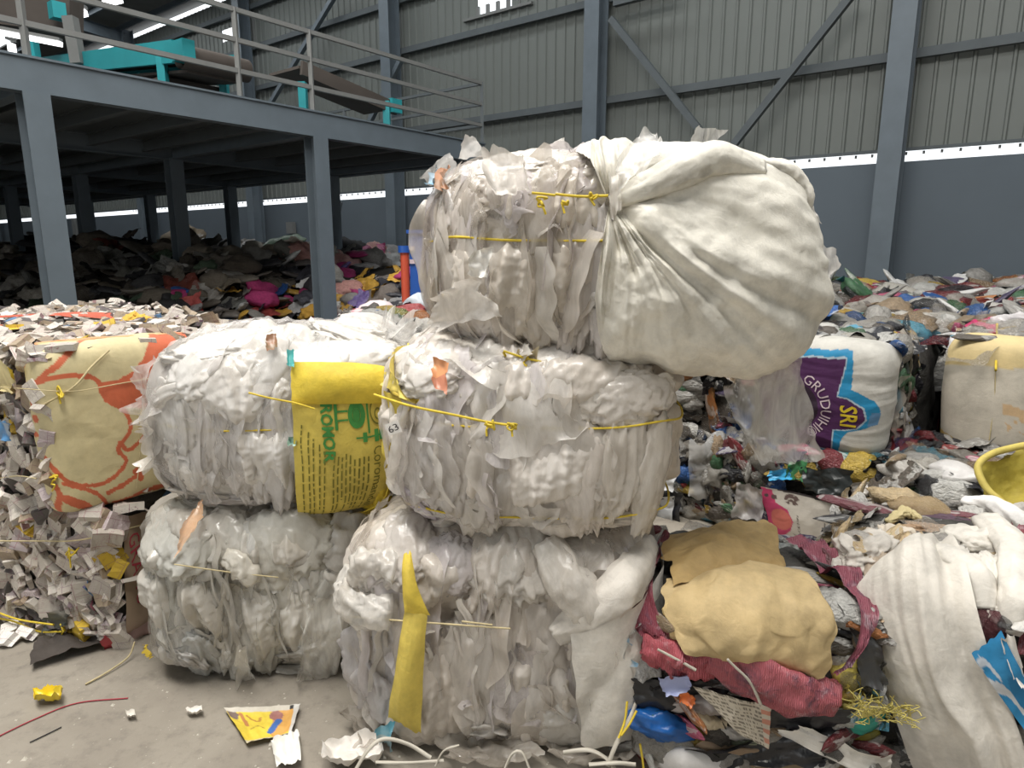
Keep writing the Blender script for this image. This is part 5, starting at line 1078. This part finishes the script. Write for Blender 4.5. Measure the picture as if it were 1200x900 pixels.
for p, wh, rot, st, col in (((1010, 650), (66, 66), 20, 'crumple', (.72, .69, .65)), ((990, 690), (60, 50), 0, 'crumple', (.68, .66, .63)), ((1045, 632), (60, 50), -10, 'crumple', (.66, .60, .52)), ((1035, 680), (46, 70), 0, 'pleat', (.52, .44, .36)), ((1100, 665), (110, 70), 25, 'pleat', (.76, .74, .70)), ((1150, 640), (90, 70), 20, 'pleat', (.74, .72, .68)),
        ((1165, 690), (60, 100), 5, 'pleat', (.74, .72, .68)), ((1120, 728), (60, 80), -5, 'pleat', (.70, .67, .62)), ((1085, 620), (70, 22), 10, 'crumple', (.64, .46, .32)), ((1120, 612), (80, 26), 0, 'crumple', (.10, .06, .09)), ((1185, 610), (90, 36), 25, 'pleat', (.72, .71, .72)), ((1150, 600), (70, 24), 0, 'crumple', (.56, .53, .48))):
    H2.wad('sack_fold', p, wh, 'woven', col, st, rot, .55, .0, 5)
H2.roll('white_sack_fold', [(1070, 660), (1105, 668), (1140, 690), (1150, 715)], (12, 17, 18, 12), 'woven', (.76, .74, .70), 1.3, 3, (6, .7), .2); H2.roll('white_sack_fold', [(1155, 625), (1185, 660), (1188, 705), (1180, 738)], (18, 20, 18, 14), 'woven', (.75, .73, .69), 1.0, 5, (6, .7), .2)
H2.roll('white_sack_fold', [(1130, 600), (1165, 608), (1215, 640)], (10, 13, 13), 'woven', (.74, .74, .75), 1.2, 6, (6, .7), .2); H2.roll('white_sack_fold', [(1060, 760), (1090, 830), (1130, 910)], (5, 7, 8), 'woven', (.74, .715, .67), 2.5, 7, (5, .5), .15)
H2.roll('white_sack_fold', [(1115, 760), (1150, 830), (1205, 905)], (5, 7, 8), 'woven', (.73, .70, .65), 2.4, 8, (5, .5), .15)
BBc = [(1135, 748), (1166, 732), (1215, 800), (1215, 860)]
def blue_paint(u, v):
    C = np.zeros(u.shape + (3,)); C[:] = (.03, .25, .50); q = np.stack([u, v], -1); C[near(q, [(0., .3), (.25, .45), (.35, .8)], .07)] = (.62, .64, .66); C[near(q, [(.0, .12), (.2, .1), (.3, .3)], .04)] = (.55, .6, .66); C[ell(q, (.55, .6), .2, .22)] = (.02, .19, .40); return C
H2.quad('blue_bag', BBc, 'vertex_print', None, 40, 40, .10, .010, (8, 8, 8), .02, .0, paint=blue_paint)
H2.quad('maroon_bag', [(1180, 640), (1220, 640), (1220, 770), (1190, 750)], 'net', (.17, .03, .04), 16, 30, .05, .02); H2.quad('white_paper', [(1165, 738), (1180, 735), (1200, 790), (1180, 770)], 'paper', (.80, .79, .77), 10, 16, .095, .01)
H2.roll('straw_tuft', [(1040, 618), (1060, 612), (1080, 615)], (4, 8, 4), 'woven', (.58, .50, .28), 1.5, 4, (9, 2), .5)

# ================================================================== HEAP UNDER THE MEZZANINE
def heap_z(x, y):
    p = np.stack([x, y, 0 * x], -1); u = -(p @ E1); v = p @ E2
    ss = lambda t: np.clip(t, 0, 1) ** 2 * (3 - 2 * np.clip(t, 0, 1))
    z = 1.55 * ss((v - 2.4) / 3.6) * ss((u - 7.6) / 3.0) + .28 * ss((u - 12) / 6) * ss((v - 4) / 3)
    z = np.maximum(z, (1.28 * ss((v - 4.6) / 2.6) * ss((u - 3.4) / 1.8)) * ss((11.8 - v) / 2))
    z = z * ss((12.6 - v) / 2.2) * ss((38 - u) / 3)
    return z + (.10 * vnoise(p * 1.1, 5) + .07 * facet(p * 2.2, 6)) * ss(z * 2)
heap = empty('waste_heap', (0, 0, 0)); tag(heap, 'dark mound of unsorted waste beneath the mezzanine', 'waste heap', kind='stuff')
uu, vv = np.meshgrid(np.linspace(3, 38, 160), np.linspace(2.2, 12.7, 70)); X = -uu * E1[0] + vv * E2[0]; Yy = -uu * E1[1] + vv * E2[1]
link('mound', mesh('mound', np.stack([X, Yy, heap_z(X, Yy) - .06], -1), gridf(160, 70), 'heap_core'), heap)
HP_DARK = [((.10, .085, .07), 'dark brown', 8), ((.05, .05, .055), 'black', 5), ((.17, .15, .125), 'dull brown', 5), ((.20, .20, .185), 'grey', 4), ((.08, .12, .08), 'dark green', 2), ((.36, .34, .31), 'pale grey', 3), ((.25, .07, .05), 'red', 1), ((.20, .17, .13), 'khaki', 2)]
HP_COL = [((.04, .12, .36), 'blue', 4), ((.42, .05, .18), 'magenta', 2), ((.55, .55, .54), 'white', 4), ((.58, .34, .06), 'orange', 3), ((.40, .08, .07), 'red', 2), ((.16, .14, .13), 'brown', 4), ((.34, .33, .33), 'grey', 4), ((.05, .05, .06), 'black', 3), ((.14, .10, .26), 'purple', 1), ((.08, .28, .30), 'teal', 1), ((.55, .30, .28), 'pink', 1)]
rh = random.Random(77); cnt = 0; tt = np.linspace(3.0, 45, 2400)
KN = {'wad': ('rag_bundle', 'rag', 'bundle'), 'sheet': ('torn_sack', 'plastic', 'sack'), 'strip': ('folded_bag', 'plastic', 'bag')}
cells = [(x, y) for x in range(-8, 520, 17) for y in range(268, 396, 11)]
rh.shuffle(cells)
for (cx, cy) in cells:
    if cnt >= 298: break
    px, py = cx + rh.uniform(-8, 8), cy + rh.uniform(-5, 5); d = ray(px, py); P = EYE + tt[:, None] * d; hz_ = heap_z(P[:, 0], P[:, 1]); m = (P[:, 2] < hz_) & (hz_ > .12)
    if not m.any(): continue
    p = P[np.argmax(m)]
    if px < 222 and py > 384: continue
    if 222 < px < 470 and py > 384: continue
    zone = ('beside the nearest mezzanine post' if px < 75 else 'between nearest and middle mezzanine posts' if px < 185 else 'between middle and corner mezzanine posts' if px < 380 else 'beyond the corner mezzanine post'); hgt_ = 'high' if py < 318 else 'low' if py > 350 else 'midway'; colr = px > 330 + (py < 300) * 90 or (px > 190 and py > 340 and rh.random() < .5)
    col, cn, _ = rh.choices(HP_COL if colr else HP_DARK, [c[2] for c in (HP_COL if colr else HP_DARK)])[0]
    fam = rh.choice(('wad', 'sheet', 'sheet', 'strip')); nm, mt, noun = KN[fam]; me = lib_wad(rh.choice(('crumple', 'crumple', 'pleat')), rh.randrange(7), mt) if fam == 'wad' else lib_sheet(rh.randrange(12), mt) if fam == 'sheet' else lib_strip(rh.randrange(10), mt)
    sz = depth(p) / F * rh.uniform(10, 22); S = {'wad': (sz, sz * .75, sz * .6), 'sheet': (sz, sz * .8, sz * .7), 'strip': (sz * 1.4, sz * .8, sz * .8)}[fam]
    M = Matrix.Translation(Vector(p) + Vector((0, 0, sz * .1))) @ frame((rh.gauss(0, .4), -.5 + rh.gauss(0, .4), 1), (1, rh.gauss(0, .5), 0)) @ Matrix.Diagonal((*S, 1))
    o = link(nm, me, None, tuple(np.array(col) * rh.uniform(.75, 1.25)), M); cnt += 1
    tag(o, '%s %s %s on the heap %s' % (cn, {'bundle': 'rag bundle', 'sack': 'torn sack', 'bag': 'folded bag'}[noun], hgt_, zone), noun, '%s %ss %s on the heap %s' % (cn, noun, hgt_, zone))

# mixed bales standing behind the left film stack
M1 = Bale('mixed_bale', -.42, 4.3, .58, (.55, .50, .30), YAW, 7, 'mixed bale with striped bags showing between the left stack and topmost bale', group='mixed plastic bales')
M1.body('bale_core', None, 20, core_disp(14, .03)); M1.mixed([(2, 1, 90), (1, -1, 60), (0, 1, 40), (0, -1, 20)], (.05, .12), proud=1.4)
M1.wad('striped_bundle', (425, 358), (46, 34), 'wrapper', (.66, .55, .56), 'pleat', 20, .8, -.2, 3); M1.wad('striped_bundle', (488, 342), (52, 36), 'wrapper', (.46, .50, .54), 'pleat', 60, .8, -.3, 3); M1.wad('pink_bundle', (405, 362), (24, 26), 'wrapper', (.60, .22, .28), 'pleat', 0, .8, -.2, 3); M1.wad('white_bag', (388, 364), (26, 14), 'plastic', (.72, .74, .74), 'crumple', 0, .8, -.2, 3)
M2 = Bale('mixed_bale', -.44, 4.32, 0, (.55, .50, .29), YAW, 9, 'mixed bale on the floor hidden behind the left film stack', group='mixed plastic bales'); M2.body('bale_core', None, 16, core_disp(15, .03))

# ================================================================== LITTER ON THE FLOOR
def litter(name, c4, mat, color, label, cat, nu=16, nv=12, amp=.01, z=.006, paint=None, group=None, edge=.03, seed=1, curl=.012):
    C = [at_z(px, py, 0) for px, py in c4]; ctr = sum(C) / 4; C = [c - ctr for c in C]; u, v = np.meshgrid(np.linspace(0, 1, nu), np.linspace(0, 1, nv)); q = np.stack([u * 3, v * 3, 0 * u + seed], -1)
    eu = (u + edge * vnoise(q * 2, seed))[..., None]; e2_ = (v + edge * vnoise(q * 2 + 5, seed + 1))[..., None]; P = (C[0] * (1 - eu) + C[1] * eu) * (1 - e2_) + (C[3] * (1 - eu) + C[2] * eu) * e2_
    ed = np.maximum(np.abs(u - .5), np.abs(v - .5)) * 2; P[..., 2] = z + amp * (facet(q * 1.5, seed) + .5 * facet(q * 3.7, seed + 1) + 1) + curl * np.clip((ed - .6) / .4, 0, 1) ** 2
    o = link(name, mesh(name, P, gridf(nu, nv), mat, True, paint(u, v) if paint else None), None, color); o.location = ctr
    return tag(o, label, cat, group)
def pack_paint(u, v):
    C = np.zeros(u.shape + (3,)); C[:] = (.78, .60, .07); q = np.stack([u, v], -1)
    C[in_poly(q, [(.62, .1), (.95, .1), (.95, .85), (.6, .95), (.5, .7), (.62, .55)])] = (.70, .38, .10); C[ell(q, (.68, .25), .1, .16)] = (.36, .16, .14); C[near(q, [(.72, .42), (.62, .62), (.55, .72)], .06)] = (.06, .15, .42)
    C[near(q, [(.18, .15), (.2, .5)], .03)] = (.50, .22, .08); C[near(q, [(.26, .2), (.38, .38), (.45, .25)], .02)] = (.52, .26, .06); C[near(q, [(.22, .62), (.36, .52), (.46, .62)], .012)] = (.45, .30, .05)
    C[ell(q, (.07, .18), .07, .12)] = (.22, .16, .14); C[(v < .10)] = (.62, .58, .50); C[(u > .93)] = (.62, .60, .56); C[v > .93] = (.62, .54, .36); C[ell(q, (.9, .05), .025, .05)] = (.02, .02, .02); return C
litter('snack_packet', [(263, 836), (352, 832), (342, 866), (290, 878)], 'vertex_print', None, 'flattened yellow printed snack packet lying on the concrete floor', 'packet', 60, 50, .005, paint=pack_paint, edge=.01)
litter('paper_scrap', [(318, 878), (350, 862), (354, 902), (325, 908)], 'paper', (.84, .85, .83), 'white crumpled paper scrap against the yellow snack packet', 'paper', amp=.014, seed=3)
litter('paper_scrap', [(380, 888), (445, 872), (450, 905), (378, 910)], 'paper', (.80, .78, .76), 'white crumpled paper under the white strapping at the front stack', 'paper', 20, 14, .03, seed=5, curl=.03)
for k_, (c4, nm) in enumerate((([(402, 848), (468, 838), (505, 880), (420, 888)], 'cloudy film scrap on the floor at the left foot of the front stack'), ([(515, 884), (590, 872), (640, 905), (530, 912)], 'cloudy film scrap on the floor under the middle of the front stack'), ([(640, 880), (730, 866), (745, 905), (650, 912)], 'cloudy film scrap on the floor below the broad white straps'), ([(430, 800), (448, 795), (452, 840), (420, 846)], 'limp film scrap hanging to the floor beside the blue scrap'))):
    litter('film_scrap', c4, 'film_cloudy', (.50, .47, .43), nm, 'film', 30, 20, .028, seed=20 + k_, edge=.12, curl=.03)
o = litter('yellow_packet', [(40, 820), (75, 815), (74, 828), (42, 832)], 'wrapper', (.80, .60, .03), 'small crumpled yellow packet alone on open concrete', 'packet', amp=.016, seed=7, curl=.03)
litter('paper_scrap', [(218, 837), (237, 833), (238, 841), (222, 843)], 'paper', (.80, .78, .75), 'tiny white paper scrap between the yellow packet and snack packet', 'paper', 8, 8, .008, seed=8)
litter('dark_sheet', [(42, 758), (95, 748), (140, 758), (35, 788)], 'rag', (.075, .065, .06), 'dark rubber sheet scrap in front of the carton bale', 'scrap', amp=.02, seed=9)
litter('paper_scrap', [(148, 840), (158, 838), (160, 845), (150, 846)], 'paper', (.72, .70, .66), 'tiny pale speck of paper left of the white scrap', 'paper', 6, 6, .006, seed=12)
for k_, (x, y) in enumerate(((12, 735), (30, 742), (5, 748), (22, 728))):
    p = at_z(x, y, .03); o = link('carton', lib_carton(k_, 'carton_print'), None, (.78, .75, .7), Matrix.Translation(Vector(p)) @ frame((rnd.gauss(0, .5), -.6, 1), (1, rnd.gauss(0, 1), 0)) @ Matrix.Diagonal((.034, .034, .034, 1)))
    tag(o, 'loose small white carton fallen beside the carton bale on the floor', 'carton', 'fallen cartons')
def strand(name, pts, r, mat, label, cat='cord'):
    P = [at_z(x, y, z) for x, y, z in pts]; c = P[0].copy(); c[2] = 0; v, f = tube_v(spline([p - c for p in P], 10 * len(P)), r, 6); o = link(name, mesh(name, v, f, mat)); o.location = c; return tag(o, label, cat)
strand('cord', [(-20, 872, .004), (40, 843, .004), (90, 824, .004), (150, 818, .004)], .0022, 'ink_red', 'thin reddish cord running across the open concrete')
strand('twine_scrap', [(100, 802, .005), (125, 788, .01), (150, 770, .02), (158, 752, .06)], .0035, 'twine_tan', 'pale stiff twine scrap at the foot of the carton bale')
strand('dark_strand', [(35, 870, .004), (60, 858, .004), (72, 852, .004)], .002, 'ink_black', 'short dark strand lying on bare concrete', 'strand')
def strap(pts, w, label, seed=0, mat='strap_white'):
    w = w * .62; P = [at_y(x, y, yy) for x, y, yy in pts]; S = spline(P, 14 * len(P)); S[:, 2] = np.maximum(S[:, 2], .006); T = np.gradient(S, axis=0); T /= np.linalg.norm(T, axis=1)[:, None]; sd = np.cross(T, V3(.2, -.6, .75)); sd /= np.linalg.norm(sd, axis=1)[:, None]
    t = np.linspace(0, 1, len(S)); a = .5 * np.sin(t * 5 + seed); nz = np.cross(sd, T); s2 = sd * np.cos(a)[:, None] + nz * np.sin(a)[:, None]; c = S[0].copy(); c[2] = 0
    up = np.cross(s2, T) * .0012
    V = np.stack([S - s2 * w / 2 + up, S + s2 * w / 2 + up, S + s2 * w / 2 - up, S - s2 * w / 2 - up], 1) - c; o = link('strapping', mesh('strapping', V, gridf(4, len(S), True), mat)); o.location = c; return tag(o, label, 'strap', 'white strapping pieces')
strap([(415, 905, 1.70), (432, 878, 1.72), (450, 866, 1.74), (478, 872, 1.74), (505, 888, 1.72)], .018, 'white plastic strap arching over crumpled paper at the front stack foot', 1)
strap([(440, 893, 1.70), (480, 894, 1.70), (520, 891, 1.71)], .014, 'white plastic strap lying straight below the arched strap', 2)
strap([(510, 898, 1.70), (520, 880, 1.71), (538, 873, 1.72)], .008, 'thin white strand leaning against the bottom film bale', 3)
strap([(590, 905, 1.68), (600, 884, 1.70), (612, 882, 1.70), (622, 905, 1.68)], .012, 'white strap bent into a small arch before the bottom bale', 4)
strap([(660, 882, 1.70), (690, 879, 1.70), (712, 890, 1.69), (722, 905, 1.68)], .020, 'broad white strap curving down towards the frame edge', 5)
strap([(712, 898, 1.68), (722, 872, 1.70), (738, 842, 1.74), (745, 825, 1.78)], .020, 'broad white strap rising beside the blue bag', 6)
strap([(690, 896, 1.68), (720, 894, 1.68), (745, 896, 1.68)], .018, 'broad white strap lying crosswise under the rising strap', 7)
def ytwine(pts, label):
    P = [at_y(*p) for p in pts]; c = P[0].copy(); c[2] = 0; v, f = tube_v(spline([p - c for p in P], 20), .0035, 6); o = link('yellow_twine', mesh('yellow_twine', v, f, 'twine_yellow')); o.location = c; tag(o, label, 'twine')
ytwine([(735, 822, 1.74), (732, 845, 1.72), (725, 865, 1.70)], 'yellow twine end hanging beside the blue bag'); ytwine([(746, 833, 1.72), (738, 848, 1.71), (728, 862, 1.70)], 'second yellow twine end crossing beside the blue bag'); ytwine([(750, 872, 1.69), (753, 890, 1.69), (755, 910, 1.69)], 'yellow twine end low under the orange wrapper')
rl = random.Random(5)
V, Fc, k = [], [], 0
for i in range(150):                                       # grit and crumbs
    p = at_z(rl.uniform(-60, 760), rl.uniform(765, 930), 0); s = rl.uniform(.001, .004)
    if i % 6 == 0: s *= 1.7
    v = np.array([(x + rl.uniform(-.3, .3), y + rl.uniform(-.3, .3), zz) for x, y, zz in ((-1, -1, 0), (1, -1, 0), (1, 1, 0), (-1, 1, 0), (0, 0, 1.1))]) * s + p; V.append(v); Fc += [tuple(k + i_ for i_ in t) for t in ((0, 1, 4), (1, 2, 4), (2, 3, 4), (3, 0, 4))]; k += 5
o = link('floor_grit', mesh('floor_grit', np.vstack(V), Fc, 'strap_white', False)); tag(o, 'pale grit and crumbs scattered on the concrete floor', 'grit', kind='stuff')
